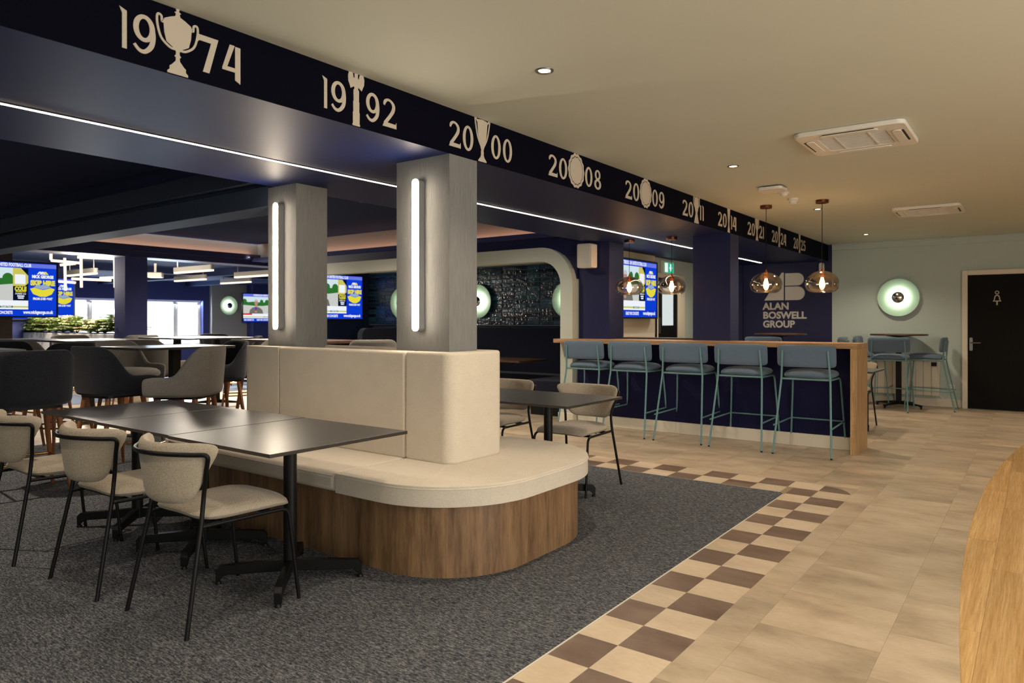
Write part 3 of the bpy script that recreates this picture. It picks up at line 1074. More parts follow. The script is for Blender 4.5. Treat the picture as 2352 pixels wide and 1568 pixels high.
# ================================================================== OATMEAL CHAIRS
def make_chair(label):
    r = thing('dining_chair', label, 'chair')

    def seat(u, v):
        k = sround(u, v, 6)
        x, y = u * k * (0.215 + 0.012 * v), 0.035 + v * k * 0.225
        z = 0.452 + 0.012 * (1 - u * u) - 0.02 * max(0, v - 0.55) ** 2 * 4 + 0.012 * max(0, -v - 0.5)
        return (x, y, z)
    obj('seat', pillow(bmesh.new(), seat, 14, 14, 0.055, 8, 8), M['fabric_oat'], r)

    def bk(u, v):
        k = sround(u, v, 6)
        vv = v * k
        w = 0.228 + 0.062 * vv + 0.006 * vv * vv
        x = u * k * w
        z = 0.640 + 0.128 * vv + 0.010 * (x / 0.27) ** 2
        y = -0.268 + 0.135 * (x / 0.27) ** 2 - 0.018 * vv
        return (x, y, z)
    obj('backrest', pillow(bmesh.new(), bk, 18, 12, 0.052, 10, 8), M['fabric_oat'], r)
    R = 0.0095
    for s in (-1, 1):
        obj('leg', T(bend([(s * 0.245, -0.27, 0.0), (s * 0.208, -0.185, 0.445), (s * 0.203, -0.172, 0.555), (s * 0.240, -0.184, 0.655)], 0.06), R), M['black'], r)
        obj('leg', T(bend([(s * 0.243, 0.265, 0.0), (s * 0.232, 0.215, 0.425), (s * 0.206, -0.188, 0.425)], 0.045, 7), R * 0.92), M['black'], r)
    arcp = []
    for i in range(19):
        x = -0.225 + 0.45 * i / 18
        arcp.append((x, -0.322 + 0.13 * (x / 0.262) ** 2, 0.727 + 0.004 * (1 - (x / 0.225) ** 2)))
    pts = bend([(-0.2395, -0.184, 0.654), (-0.272, -0.192, 0.728)] + arcp + [(0.272, -0.192, 0.728), (0.2395, -0.184, 0.654)], 0.045, 6)
    obj('back_rail', T(pts, R), M['black'], r)
    for q in (0.12, -0.12):
        obj('seat_rail', B(-0.205, 0.205, q, q + 0.02, 0.415, 0.43), M['black'], r, smooth=False)
    return r


CG = 'oatmeal upholstered chairs with black tube legs'
ch = make_chair('oatmeal chair nearest the camera, tucked under the right end of the front tables')
ch['group'] = CG
ch.location = (-2.955, 1.765, 0)
dup(ch, 'oatmeal chair at the middle front table, second from the right', (-3.66, 1.73, 0), 0.01, CG)
dup(ch, 'oatmeal chair at the left front table, cut by the left picture edge', (-4.48, 1.69, 0), -0.02, CG)
dup(ch, 'oatmeal chair beyond the banquette facing the camera, nearest the blue bar stools', (-2.84, 4.655, 0), PI, CG)
dup(ch, 'oatmeal chair beyond the banquette, half hidden behind the cream backrest', (-3.62, 4.665, 0), PI, CG)
dup(ch, 'oatmeal chair at the low black table behind the oak bar end, on its far side', (-1.83, 9.31, 0), PI, CG)
table('low black table behind the oak end of the bar', -1.82, 8.77, 0.78, 0.72, 0.72)


# ================================================================== BAR
t = thing('bar_counter', 'navy bar counter with an oak worktop and oak end panel', 'bar', (-3.1, 7.6, 0))
bx, by = 3.1, -7.6


def BB(*qs):
    return B(*[(a + bx, b + bx, c + by, d + by, e, f) for a, b, c, d, e, f in qs])


obj('worktop', BB((-4.785, -1.378, 7.31, 7.71, 1.003, 1.05), (-4.17, -3.17, 7.71, 7.83, 1.003, 1.05), (-2.72, -1.378, 7.71, 7.83, 1.003, 1.05)), M['oak_top'], t, bevel=0.002)
obj('end_panel', BB((-1.435, -1.378, 7.31, 7.83, 0, 1.002)), M['oak_panel'], t, bevel=0.002)
obj('front_panel', BB((-4.58, -1.436, 7.56, 7.60, 0, 1.002)), M['navy_bar'], t)
obj('skirting', BB((-4.58, -1.437, 7.54, 7.56, 0, 0.13)), M['cream_paint'], t, bevel=0.006)
obj('back_shelf', BB((-4.17, -3.17, 7.85, 8.12, 1.028, 1.067)), M['darkwood'], t, bevel=0.002)
obj('back_panel', BB((-4.17, -3.17, 7.84, 7.86, 0, 1.027)), M['navy_fascia'], t)


def make_stool(label):
    r = thing('bar_stool', label, 'stool')

    def seat(u, v):
        k = sround(u, v, 4)
        x, y = u * k * 0.23, 0.06 + v * k * 0.225
        return (x, y, 0.752 + 0.012 * (1 - u * u) * (1 - v * v) - 0.016 * u * u * max(-v, 0))
    obj('seat', pillow(bmesh.new(), seat, 14, 14, 0.076, 8, 8), M['fabric_blue'], r)

    def bk(u, v):
        k = sround(u, v, 9)
        x = u * k * 0.268
        return (x, -0.172 + 0.035 * (x / 0.268) ** 2 - 0.010 * v, 0.932 + v * k * 0.106)
    obj('backrest', pillow(bmesh.new(), bk, 16, 10, 0.05, 12, 10), M['fabric_blue'], r)
    R = 0.0095
    for s in (-1, 1):
        obj('leg', T(bend([(s * 0.262, -0.31, 0.0), (s * 0.222, -0.165, 0.70), (s * 0.216, -0.172, 0.80), (s * 0.205, -0.190, 0.985)], 0.06), R), M['teal'], r)
        obj('leg', T(bend([(s * 0.262, 0.31, 0.0), (s * 0.222, 0.245, 0.712), (s * 0.218, -0.165, 0.712)], 0.06, 7), R), M['teal'], r)
        obj('foot_rail', T([(s * 0.258, -0.285, 0.275), (s * 0.250, 0.29, 0.285)], R * 0.8, 8), M['teal'], r)
        obj('foot_cap', T([(s * 0.2625, -0.312, 0.0), (s * 0.262, -0.308, 0.012)], R * 1.08), M['black'], r)
    obj('foot_rail', T([(-0.247, 0.287, 0.285), (0.247, 0.287, 0.285)], R * 0.8, 8), M['teal'], r)
    obj('seat_rail', T([(-0.218, -0.155, 0.712), (0.218, -0.155, 0.712)], R * 0.9, 8), M['teal'], r)
    return r


BG = 'slate blue stools along the bar'
st = make_stool('slate blue bar stool at the right end of the bar, nearest the oak panel')
st['group'] = BG
st.location = (-1.782, 7.25, 0)
for lab, x, y, rz in (('slate blue bar stool, second from the oak end panel', -2.415, 7.262, 0.0), ('slate blue bar stool, the middle one of five at the bar', -3.036, 7.285, 0.015),
                      ('slate blue bar stool, second from the pale arch', -3.664, 7.285, 0.0), ('slate blue bar stool at the left end of the bar, against the pale arch', -4.262, 7.30, -0.01)):
    dup(st, lab, (x, y, 0), rz, BG)
HG = 'slate blue stools around the round high tables'
dup(st, 'slate blue stool with its back to the camera, at the round table by the radiator', (-1.71, 11.40, 0), 0.0, HG)
dup(st, 'slate blue stool on the right of the round table, nearest the toilet door', (-1.25, 11.86, 0), PI / 2, HG)
dup(st, 'slate blue stool left of the round table by the radiator', (-1.96, 11.95, 0), -PI / 2, HG).location.x = -2.08
dup(st, 'slate blue stool right of the sponsor wall table, peeping over the bar', (-2.47, 11.3, 0), PI / 2, HG)
dup(st, 'slate blue stool under the sponsor lettering, its back to the camera above the bar', (-3.25, 10.72, 0), 0.0, HG)
dup(st, 'slate blue stool just right of the navy bar column, facing the sponsor table', (-3.86, 11.2, 0), -PI / 2, HG)


def round_table(label, x, y):
    r = thing('bar_table', label, 'table', (x, y, 0), 0, 'round high tables')
    obj('tabletop', lathe(bmesh.new(), [(0, 1.055), (0.375, 1.055), (0.38, 1.06), (0.38, 1.074), (0.376, 1.078), (0, 1.078)], 48), M['walnut'], r)
    obj('mount_plate', lathe(bmesh.new(), [(0, 1.03), (0.05, 1.03), (0.16, 1.045), (0.16, 1.054), (0, 1.054)], 24), M['black'], r)
    obj('pole', B(-0.036, 0.036, -0.036, 0.036, 0.06, 1.03), M['black'], r, bevel=0.006)
    for k in range(4):
        bm = prism(bmesh.new(), [(0, 0.045), (0.3, 0.04), (0.34, 0.02), (0.35, 0.055), (0.0, 0.10)], -0.018, 0.018, 'xz')
        lathe(bm, [(0.0, 0.0), (0.014, 0.0), (0.014, 0.012), (0.006, 0.025), (0, 0.025)], 10, (0.335, 0, 0))
        bmesh.ops.rotate(bm, verts=bm.verts[:], cent=(0, 0, 0), matrix=Matrix.Rotation(PI / 2 * k - 0.42, 3, 'Z'))
        obj('foot', bm, M['black'], r, bevel=0.003)


round_table('round walnut high table on a black pedestal in front of the radiator', -1.665, 11.84)
round_table('round walnut high table under the sponsor lettering', -3.20, 11.26)


# ================================================================== WOODEN LEGGED HIGH STOOLS
def make_tub(label, fab, legs=True):
    r = thing('tub_stool', label, 'stool')
    # plan of the shell: U open to +Y
    path = []
    for i in range(7):
        path.append((0.262, 0.235 - 0.27 * i / 6))
    for i in range(1, 9):
        a = PI / 2 * i / 8
        path.append((0.262 - 0.17 * (1 - math.cos(a)), -0.035 - 0.19 * math.sin(a)))
    path = path[:-1] + [(0.092, -0.225)]
    half = path + [(0.045, -0.230)]
    full = half + [(0.0, -0.231)] + [(-x, y) for x, y in half[::-1]]
    n = len(full)

    def top(x, y):
        # high back, sweeping down to low arms
        s = max(0.0, min(1.0, (y + 0.205) / 0.20))
        f = 1 - (3 * s * s - 2 * s ** 3)
        return 0.815 + 0.245 * f - 0.018 * max(0, (y - 0.15) / 0.09)
    bm = bmesh.new()
    rings = []
    for i, (x, y) in enumerate(full):
        p, q = Vector(full[max(i - 1, 0)]), Vector(full[min(i + 1, n - 1)])
        d = (q - p).normalized()
        nx, ny = d.y, -d.x          # outward
        if Vector((nx, ny)).dot(Vector((x, y + 0.02))) < 0:
            nx, ny = -nx, -ny
        z1 = top(x, y)
        lean = 0.10 * (z1 - 0.66) * (1.0 if y < -0.12 else 0.45)
        tk = 0.046
        endk = 0.55 if i in (0, n - 1) else 1.0
        ring = []
        for (o_, z, lk) in ((-0.55, 0.662, 0), (-0.1, 0.648, 0), (0.5, 0.668, 0.05), (0.55, 0.72, 0.2), (0.52, 0.66 + (z1 - 0.66) * 0.6, 0.55), (0.48, z1 - 0.02, 0.95), (0.2, z1, 1), (-0.2, z1, 1), (-0.48, z1 - 0.02, 0.95), (-0.52, 0.66 + (z1 - 0.66) * 0.6, 0.55), (-0.55, 0.72, 0.2)):
            e = o_ * tk * endk
            ring.append(bm.verts.new((x + nx * (e + lean * lk), y + ny * (e + lean * lk), z)))
        rings.append(ring)
    m = len(rings[0])
    for a, b in zip(rings, rings[1:]):
        for k in range(m):
            bm.faces.new((a[k], a[(k + 1) % m], b[(k + 1) % m], b[k]))
    bm.faces.new(rings[0])
    bm.faces.new(rings[-1][::-1])
    obj('shell', bm, fab, r, subsurf=1)

    def seat(u, v):
        k = sround(u, v, 5)
        return (u * k * 0.245, 0.02 + v * k * 0.235, 0.715 + 0.012 * (1 - u * u))
    obj('seat', pillow(bmesh.new(), seat, 12, 12, 0.11, 10, 10), fab, r)
    obj('seat_base', prism(bmesh.new(), rrect(-0.2, 0.2, -0.19, 0.2, 0.07), 0.632, 0.662), M['black'], r)
    for sx in (-1, 1):
        for sy in (-1, 1):
            p0, p1 = Vector((sx * 0.165, sy * 0.15, 0.64)), Vector((sx * 0.235, sy * 0.225, 0.0))
            obj('leg', T([p1, p1.lerp(p0, 0.6), p0], [0.0125, 0.0185, 0.021], 12), M['oak_leg'], r)
    z = 0.25
    cx, cy = 0.165 + (0.235 - 0.165) * (1 - z / 0.64), 0.15 + 0.075 * (1 - z / 0.64)
    bm = bmesh.new()
    for a, b in (((-cx, -cy), (cx, -cy)), ((cx, -cy), (cx, cy)), ((cx, cy), (-cx, cy)), ((-cx, cy), (-cx, -cy))):
        tube(bm, [(a[0], a[1], z), (b[0], b[1], z)], 0.009, 8)
    obj('footrest', bm, M['brass'], r)
    return r


F = 1634.45
cs, sn = math.cos(math.radians(36.525)), math.sin(math.radians(36.525))


def at(px, d):
    """floor point on the sight line of column px at depth d (used only to write down positions)"""
    k = (px - 1176) / F
    return (-sn * d + cs * k * d, cs * d + sn * k * d)


SG1, SG2 = 'black upholstered high stools with oak legs', 'grey upholstered high stools with oak legs'
blackp = make_tub('black high stool with oak legs nearest the camera at the left picture edge', M['fabric_black'])
blackp['group'] = SG1
x, y = at(58, 5.22)
blackp.location, blackp.rotation_euler = (x, y, 0), (0, 0, PI / 2 - 0.10)
x, y = at(262, 6.05)
dup(blackp, 'black high stool seen side on, facing right, left of the nearest grey stool', (x, y, 0), 0.12, SG1)
x, y = at(132, 6.95)
dup(blackp, 'black high stool behind the side-on black stool, pushed under a high table', (x, y, 0), PI / 2 + 0.35, SG1)
x, y = at(500, 7.55)
dup(blackp, 'black high stool whose back rises just behind the nearest grey stool', (x, y, 0), PI - 0.15, SG1)
x, y = at(553, 9.9)
dup(blackp, 'black high stool with a brass footrest in clear view left of the banquette', (x, y, 0), PI - 0.45, SG1)
x, y = at(507, 11.7)
dup(blackp, 'black high stool at the far side of the furthest high table', (x, y, 0), -PI / 2, SG1)
x, y = at(20, 7.15)
dup(blackp, 'black high stool behind the left edge table, only its back showing', (x, y, 0), -PI / 2, SG1)
greyp = make_tub('grey high stool with oak legs in the foreground beside the banquette', M['fabric_grey'])
greyp['group'] = SG2
x, y = at(428, 5.95)
greyp.location, greyp.rotation_euler = (x, y, 0), (0, 0, PI / 2 + 0.62)
x, y = at(294, 7.45)
dup(greyp, 'grey high stool facing the camera across the nearest high table', (x, y, 0), -PI / 2 + 0.25, SG2)
x, y = at(360, 8.2)
dup(greyp, 'grey high stool seen side on beneath the furthest high table', (x, y, 0), 0.35, SG2)
x, y = at(312, 10.75)
dup(greyp, 'grey high stool in front of the square navy lounge pillar', (x, y, 0), PI / 2, SG2)
x, y = at(168, 10.6)
dup(greyp, 'grey high stool beside the fern planter, mostly behind a high table', (x, y, 0), -PI / 2 - 0.2, SG2)
x, y = at(98, 8.15)
dup(greyp, 'grey high stool below the planter, left of its neighbour', (x, y, 0), 0.15, SG2)
x, y = at(604, 8.0)
dup(greyp, 'grey high stool peeping over the left end of the banquette', (x, y, 0), PI, SG2)
x, y = at(856, 8.2)
dup(greyp, 'grey high stool seen between the two grey columns', (x, y, 0), PI / 2 - 0.7, SG2)

# high tables in the lounge (long edges run away from the camera)
LT = 'long black high tables of the lounge'


def high_table(label, px, d, lx, ly, poles, z=1.032, xy=None):
    x, y = xy or at(px, d)        # nearest (right, near) corner
    r = thing('bar_table', label, 'table', (x - lx / 2, y + ly / 2, 0), 0, LT)
    obj('tabletop', B(-lx / 2, lx / 2, -ly / 2, ly / 2, z - 0.022, z), M['tabletop'], r, bevel=0.002)
    for py in poles:
        obj('pole', B(-0.04, 0.04, py - 0.04, py + 0.04, 0.05, z - 0.022), M['black'], r, bevel=0.004)
        for k in range(4):
            bm = prism(bmesh.new(), [(0, 0.045), (0.3, 0.04), (0.34, 0.01), (0.36, 0.01), (0.36, 0.06), (0.0, 0.10)], -0.02, 0.02, 'xz')
            bmesh.ops.rotate(bm, verts=bm.verts[:], cent=(0, 0, 0), matrix=Matrix.Rotation(PI / 2 * k + PI / 4, 3, 'Z'))
            bmesh.ops.translate(bm, verts=bm.verts[:], vec=(0, py, 0))
            obj('foot', bm, M['black'], r)


high_table('black high table in front of the foreground grey stool, nearest of the lounge tables', 318, 6.12, 0.72, 0.92, (0.05,))
high_table('black high table in front of the fern planter', 151, 8.35, 1.0, 0.95, (0.0,))
high_table('furthest black high table, running in front of the right lounge window', 430, 9.6, 1.35, 1.05, (-0.3, 0.3))
high_table('black high table beneath the large lounge television', -60, 8.65, 0.82, 1.3, (0.0,), xy=(-10.36, 2.7))
high_table('black high table cut by the left picture edge behind the nearest black stool', 0, 0, 0.75, 1.15, (0.0,), xy=(-6.76, 1.2))
x, y = at(770, 9.0)
r = thing('bar_table', 'dark high table seen between the two grey columns', 'table', (x - 0.3, y - 0.2, 0))
obj('tabletop', B(-0.9, 0.75, -0.35, 0.35, 1.0, 1.03), M['walnut'], r, bevel=0.002)
obj('pole', B(-0.04, 0.04, -0.04, 0.04, 0.02, 1.0), M['black'], r)
obj('foot_plate', lathe(bmesh.new(), [(0, 0.004), (0.28, 0.004), (0.28, 0.016), (0, 0.03)], 32), M['black'], r)

# low oak table and chairs far off
x, y = at(540, 14.2)
r = thing('dining_table', 'light oak low table in the far lounge', 'table', (x, y, 0))
obj('tabletop', B(-0.6, 0.5, -0.4, 0.4, 0.72, 0.75), M['oak_top'], r, bevel=0.003)
pedestal(r, 0.72, 0.35, 0.035, 0.32)


def far_chair(label, px, d, rz):
    x, y = at(px, d)
    r = thing('lounge_chair', label, 'chair', (x, y, 0), rz, 'pale legged chairs at the oak table')

    def seat(u, v):
        k = sround(u, v, 5)
        return (u * k * 0.23, v * k * 0.22, 0.45)
    obj('seat', pillow(bmesh.new(), seat, 8, 8, 0.08), M['fabric_grey'], r)

    def bk(u, v):
        k = sround(u, v, 5)
        return (u * k * 0.22, -0.22 + 0.05 * u * u - 0.03 * v, 0.66 + v * k * 0.17)
    obj('backrest', pillow(bmesh.new(), bk, 8, 8, 0.05), M['fabric_grey'], r)
    for sx in (-1, 1):
        for sy in (-1, 1):
            obj('leg', T([(sx * 0.23, sy * 0.22, 0), (sx * 0.18, sy * 0.17, 0.43)], [0.012, 0.018], 8), M['oak_top'], r)
    obj('back_support', B((-0.19, -0.17, -0.215, -0.195, 0.44, 0.6), (0.17, 0.19, -0.215, -0.195, 0.44, 0.6)), M['oak_top'], r)


far_chair('grey chair with pale legs left of the far oak table', 512, 13.2, 0.4)
far_chair('grey chair with pale legs right of the far oak table', 582, 13.4, -2.2)

# ================================================================== PLANTER AND FERNS
t = thing('planter', 'white trough planter on a half wall beside the lounge pillar', 'planter', (-13.75, 5.48, 0))
obj('cabinet', B(-2.0, 1.98, -0.15, 0.17, 0, 0.72), M['cream_paint'], t, smooth=False)
obj('trough', B((-2.0, 0.0, -0.18, 0.20, 0.72, 1.055), (0.02, 1.98, -0.18, 0.20, 0.72, 1.055)), M['trough'], t, bevel=0.006)
obj('soil', B(-1.97, 1.95, -0.15, 0.17, 1.056, 1.066), M['soil'], t, smooth=False)


def fern(label, x, y, h, mats):
    r = thing('fern', label, 'plant', (x, y, 1.066), random.uniform(0, 6), 'ferns in the white trough')
    for mi, mt in enumerate(mats):
        bm = bmesh.new()
        for k in range(21):
            a = random.uniform(0, 2 * PI)
            ln = h * random.choice((0.22, 0.3, 0.45, 0.65, 0.85, 1.0, 1.15))
            out = random.uniform(0.12, 0.34) * (1.25 - 0.4 * ln / h)
            pts = [Vector((math.cos(a) * out * s * s * 1.0, math.sin(a) * out * s * s * 0.75, ln * (1.15 * s - 0.45 * s * s * s))) for s in [q / 9 for q in range(10)]]
            tube(bm, pts, [0.004] * 9 + [0.001], 4)
            for q in range(1, 10):
                p = pts[q]
                d = (pts[q] - pts[q - 1]).normalized()
                side = d.cross(Vector((0, 0, 1)))
                side = side.normalized() if side.length > 0.01 else Vector((1, 0, 0))
                wl = 0.10 * math.sin(PI * (0.15 + 0.8 * q / 10))
                for s in (-1, 1):
                    for jj in (0, 0.5):
                        b0 = p - (pts[q] - pts[q - 1]) * jj
                        tip = b0 + side * s * wl + d * 0.035 + Vector((0, 0, random.uniform(-0.02, 0.01)))
                        bm.faces.new([bm.verts.new(v) for v in (b0 - d * 0.008, b0 + side * s * wl * 0.5 + d * 0.004 + Vector((0, 0, 0.006)), tip, b0 + side * s * wl * 0.45 + d * 0.026)])
        obj('fronds' if mt is not M['leaf_c'] else 'seed_heads', bm, mt, r, smooth=False)


NF = 13
ORD = 'first second third fourth fifth sixth seventh eighth ninth tenth eleventh twelfth thirteenth'.split()
for i in range(NF):
    fern('bushy fern in the white trough, %s from its left end' % ORD[i], -15.6 + 3.75 * i / (NF - 1) + random.uniform(-0.06, 0.06), 5.48 + random.uniform(-0.05, 0.05), random.uniform(0.26, 0.40), (M['leaf_a'], M['leaf_b']) if i % 3 else (M['leaf_b'], M['leaf_c']))

# ================================================================== SCREENS
def picture_mesh():
    """flat broadcast picture, x 0..1.778, z 0..1, facing -Y"""
    keys = list(SCR.keys())
    bm = bmesh.new()
    lay_ = [0]

    def pl(a, b, h):
        return (a - 0.889, -0.0004 * lay_[0] - h, b - 0.5)

    def poly(pts, col, lv):
        lay_[0] = lv
        f = bm.faces.new([bm.verts.new(pl(a, b, 0)) for a, b in pts])
        f.material_index = keys.index(col)

    def rect(x0, x1, z0, z1, col, lv):
        poly([(x0, z0), (x1, z0), (x1, z1), (x0, z1)], col, lv)

    def txt(s, size, x, z, col, lv, al='LEFT', off=0.004, xs=1.0):
        lay_[0] = lv
        text_bm(bm, s, size, (x, z), pl, off, 0.0, al, keys.index(col), xs)

    def ell(cx, cz, rx, rz, col, lv, n=20):
        poly([(cx + rx * math.cos(2 * PI * k / n), cz + rz * math.sin(2 * PI * k / n)) for k in range(n)], col, lv)
    rect(0, 1.778, 0, 1, 'blue', 0)
    rect(0, 1.778, 0.915, 0.99, 'lilac', 1)
    txt('PETERBOROUGH UNITED FOOTBALL CLUB', 0.085, 0.42, 0.926, 'white', 2, off=0.003, xs=0.56)
    rect(0, 1.30, 0.125, 0.90, 'white', 1)
    rect(0, 1.05, 0.29, 0.90, 'path', 2)
    rect(0, 1.05, 0.66, 0.90, 'sky', 3)
    poly([(0, 0.60), (0.25, 0.585), (0.45, 0.57), (0.8, 0.57), (1.05, 0.60), (1.05, 0.69), (0.9, 0.70), (0.6, 0.70), (0.4, 0.72), (0.2, 0.70), (0, 0.76)], 'green', 4)
    for (cx, cz, rx, rz) in ((0.06, 0.72, 0.09, 0.1), (0.75, 0.72, 0.07, 0.08), (0.97, 0.70, 0.09, 0.10)):
        ell(cx, cz, rx, rz, 'green', 4)
    # reporter with a microphone
    poly([(0.24, 0.29), (0.27, 0.42), (0.36, 0.50), (0.46, 0.53), (0.60, 0.53), (0.70, 0.49), (0.78, 0.42), (0.82, 0.29)], 'grey', 5)
    poly([(0.47, 0.52), (0.58, 0.52), (0.57, 0.60), (0.48, 0.60)], 'skin', 6)
    ell(0.525, 0.69, 0.072, 0.105, 'skin', 7)
    poly([(0.45, 0.70), (0.455, 0.77), (0.49, 0.81), (0.56, 0.81), (0.595, 0.77), (0.60, 0.70), (0.58, 0.74), (0.47, 0.74)], 'hair', 8)
    rect(0.485, 0.55, 0.44, 0.52, 'blue', 8)
    poly([(0.49, 0.37), (0.54, 0.37), (0.55, 0.44), (0.485, 0.44)], 'red', 8)
    ell(0.515, 0.36, 0.05, 0.035, 'skin', 9)
    # lower captions
    rect(0, 0.36, 0.245, 0.30, 'red', 6)
    rect(0, 1.30, 0.158, 0.185, 'band', 3)
    rect(0.83, 1.05, 0.155, 0.188, 'green', 4)
    txt('Transfer News', 0.035, 0.94, 0.162, 'white', 5, 'CENTER', 0.001, 0.8)
    # podcast panel
    rect(1.05, 1.30, 0.29, 0.90, 'navy', 5)
    poly([(1.05, 0.72), (1.05, 0.90), (1.18, 0.90), (1.30, 0.76), (1.30, 0.62), (1.24, 0.56), (1.05, 0.56)], 'gold', 6)
    rect(1.08, 1.255, 0.60, 0.78, 'white', 7)
    txt('COLE', 0.105, 1.175, 0.475, 'yellow', 7, 'CENTER', 0.006, 0.72)
    txt('TRANSFER SUE', 0.032, 1.175, 0.445, 'yellow', 7, 'CENTER', 0.001, 0.8)
    txt('Available now', 0.042, 1.175, 0.405, 'white', 7, 'CENTER', 0.001, 0.75)
    rect(1.12, 1.235, 0.362, 0.385, 'white', 7)
    rect(1.13, 1.225, 0.325, 0.348, 'white', 7)
    # sponsor panel
    rect(1.305, 1.778, 0.115, 0.90, 'deep', 2)
    rect(1.31, 1.778, 0.12, 0.90, 'blue', 3)
    for k, cx in enumerate((1.50, 1.545, 1.59)):
        poly([(cx - 0.055, 0.795), (cx - 0.015, 0.85), (cx + 0.012, 0.85), (cx + 0.055, 0.795), (cx + 0.018, 0.795), (cx - 0.005, 0.825), (cx - 0.03, 0.795)], 'yellow' if k == 2 else 'white', 5)
    txt('MICK GEORGE', 0.075, 1.545, 0.725, 'white', 5, 'CENTER', 0.005, 0.74)
    txt('SKIP HIRE', 0.125, 1.545, 0.59, 'yellow', 5, 'CENTER', 0.009, 0.78)
    poly([(1.33, 0.52), (1.40, 0.54), (1.545, 0.50), (1.69, 0.54), (1.75, 0.52), (1.70, 0.42), (1.60, 0.37), (1.50, 0.37), (1.38, 0.42)], 'yellow', 5)
    poly([(1.39, 0.545), (1.46, 0.60), (1.52, 0.585), (1.57, 0.62), (1.63, 0.585), (1.69, 0.55), (1.545, 0.51)], 'stone', 6)
    txt('FROM £100 +VAT', 0.06, 1.545, 0.31, 'white', 5, 'CENTER', 0.003, 0.72)
    rect(0, 1.778, 0.108, 0.113, 'deep', 4)
    txt('MICK GEORGE LTD.', 0.075, 0.04, 0.04, 'white', 3, off=0.003, xs=0.6)
    txt('READY MIX CONCRETE', 0.075, 0.55, 0.04, 'white', 3, off=0.003, xs=0.62)
    txt('www.mickgeorge.co.uk', 0.085, 1.22, 0.045, 'white', 3, off=0.004, xs=0.62)
    me = bpy.data.meshes.new('picture')
    bm.normal_update()
    bmesh.ops.triangulate(bm, faces=[f for f in bm.faces if len(f.verts) > 4])
    bm.to_mesh(me)
    bm.free()
    for k in keys:
        me.materials.append(SCR[k])
    return me


PIC = picture_mesh()


def television(label, x, y, z, hpic, depth=0.05, rim=0.022, edge='black'):
    """screen facing +X; (x,y,z) centre of the picture"""
    r = thing('television', label, 'television', (x, y, z), PI / 2, 'wall televisions showing the same broadcast')
    w2, h2 = hpic * 0.889, hpic / 2
    obj('cabinet', prism(bmesh.new(), rrect(-w2 - rim, w2 + rim, -h2 - rim, h2 + rim, 0.008, 3), 0.0, depth, 'xz'), M['black'], r)
    obj('bezel', B((-w2 - rim, w2 + rim, -0.012, 0.0, h2, h2 + rim), (-w2 - rim, w2 + rim, -0.012, 0.0, -h2 - rim, -h2), (-w2 - rim, -w2, -0.012, 0.0, -h2, h2), (w2, w2 + rim, -0.012, 0.0, -h2, h2)), M[edge], r, smooth=False)
    p = bpy.data.objects.new('picture', PIC)
    C.objects.link(p)
    p.parent = r
    p.scale = (hpic, 1, hpic)
    p.location = (0, -0.001, 0)
    obj('bracket', B(-0.12, 0.12, depth, depth + 0.04, -0.12, 0.12), M['black'], r, smooth=False)
    return r


# ---- placing
hp_ = 0.735
television('large lounge television at the left picture edge on the dark pier', -11.30, 4.30 - hp_ * 0.889, 1.705, hp_)
television('television partly hidden behind the large lounge television', -15.3, 6.13 - 0.78 * 0.889, 1.70, 0.78)
television('television on the lounge panel left of the left grey column', -19.55, 13.35, 1.68, 0.86)
television('television inside the dark booth, between the two grey columns', -10.37, 9.20 - 0.80 * 0.889, 1.71, 0.80)
television('television on the cream panel behind the bar pendants', -4.49, 9.64 - 0.80 * 0.889 - 0.02, 1.712, 0.78)
struct('trim_21', B(-15.6, -15.4, 4.2, 6.2, 0, 2.4), M['navy_lit'], 'navy pier behind the lounge planter television')

# ================================================================== BULKHEAD YEARS
def strokes(pts, ws, n=5):
    """outline of a variable width stroke"""
    P_ = spline([(a, b, 0) for a, b in pts], n)
    W_ = spline([(q, 0, 0) for q in ws], n)
    lf, rt = [], []
    for i, p in enumerate(P_):
        d = (P_[min(i + 1, len(P_) - 1)] - P_[max(i - 1, 0)]).normalized()
        q = Vector((-d.y, d.x, 0)) * W_[i].x / 2
        lf.append(p + q)
        rt.append(p - q)
    return [((v.x, v.y)) for v in lf], [((v.x, v.y)) for v in rt]


def ell(cx, cy, rx, ry, n=28):
    return [(cx + rx * math.cos(2 * PI * k / n), cy + ry * math.sin(2 * PI * k / n)) for k in range(n)]


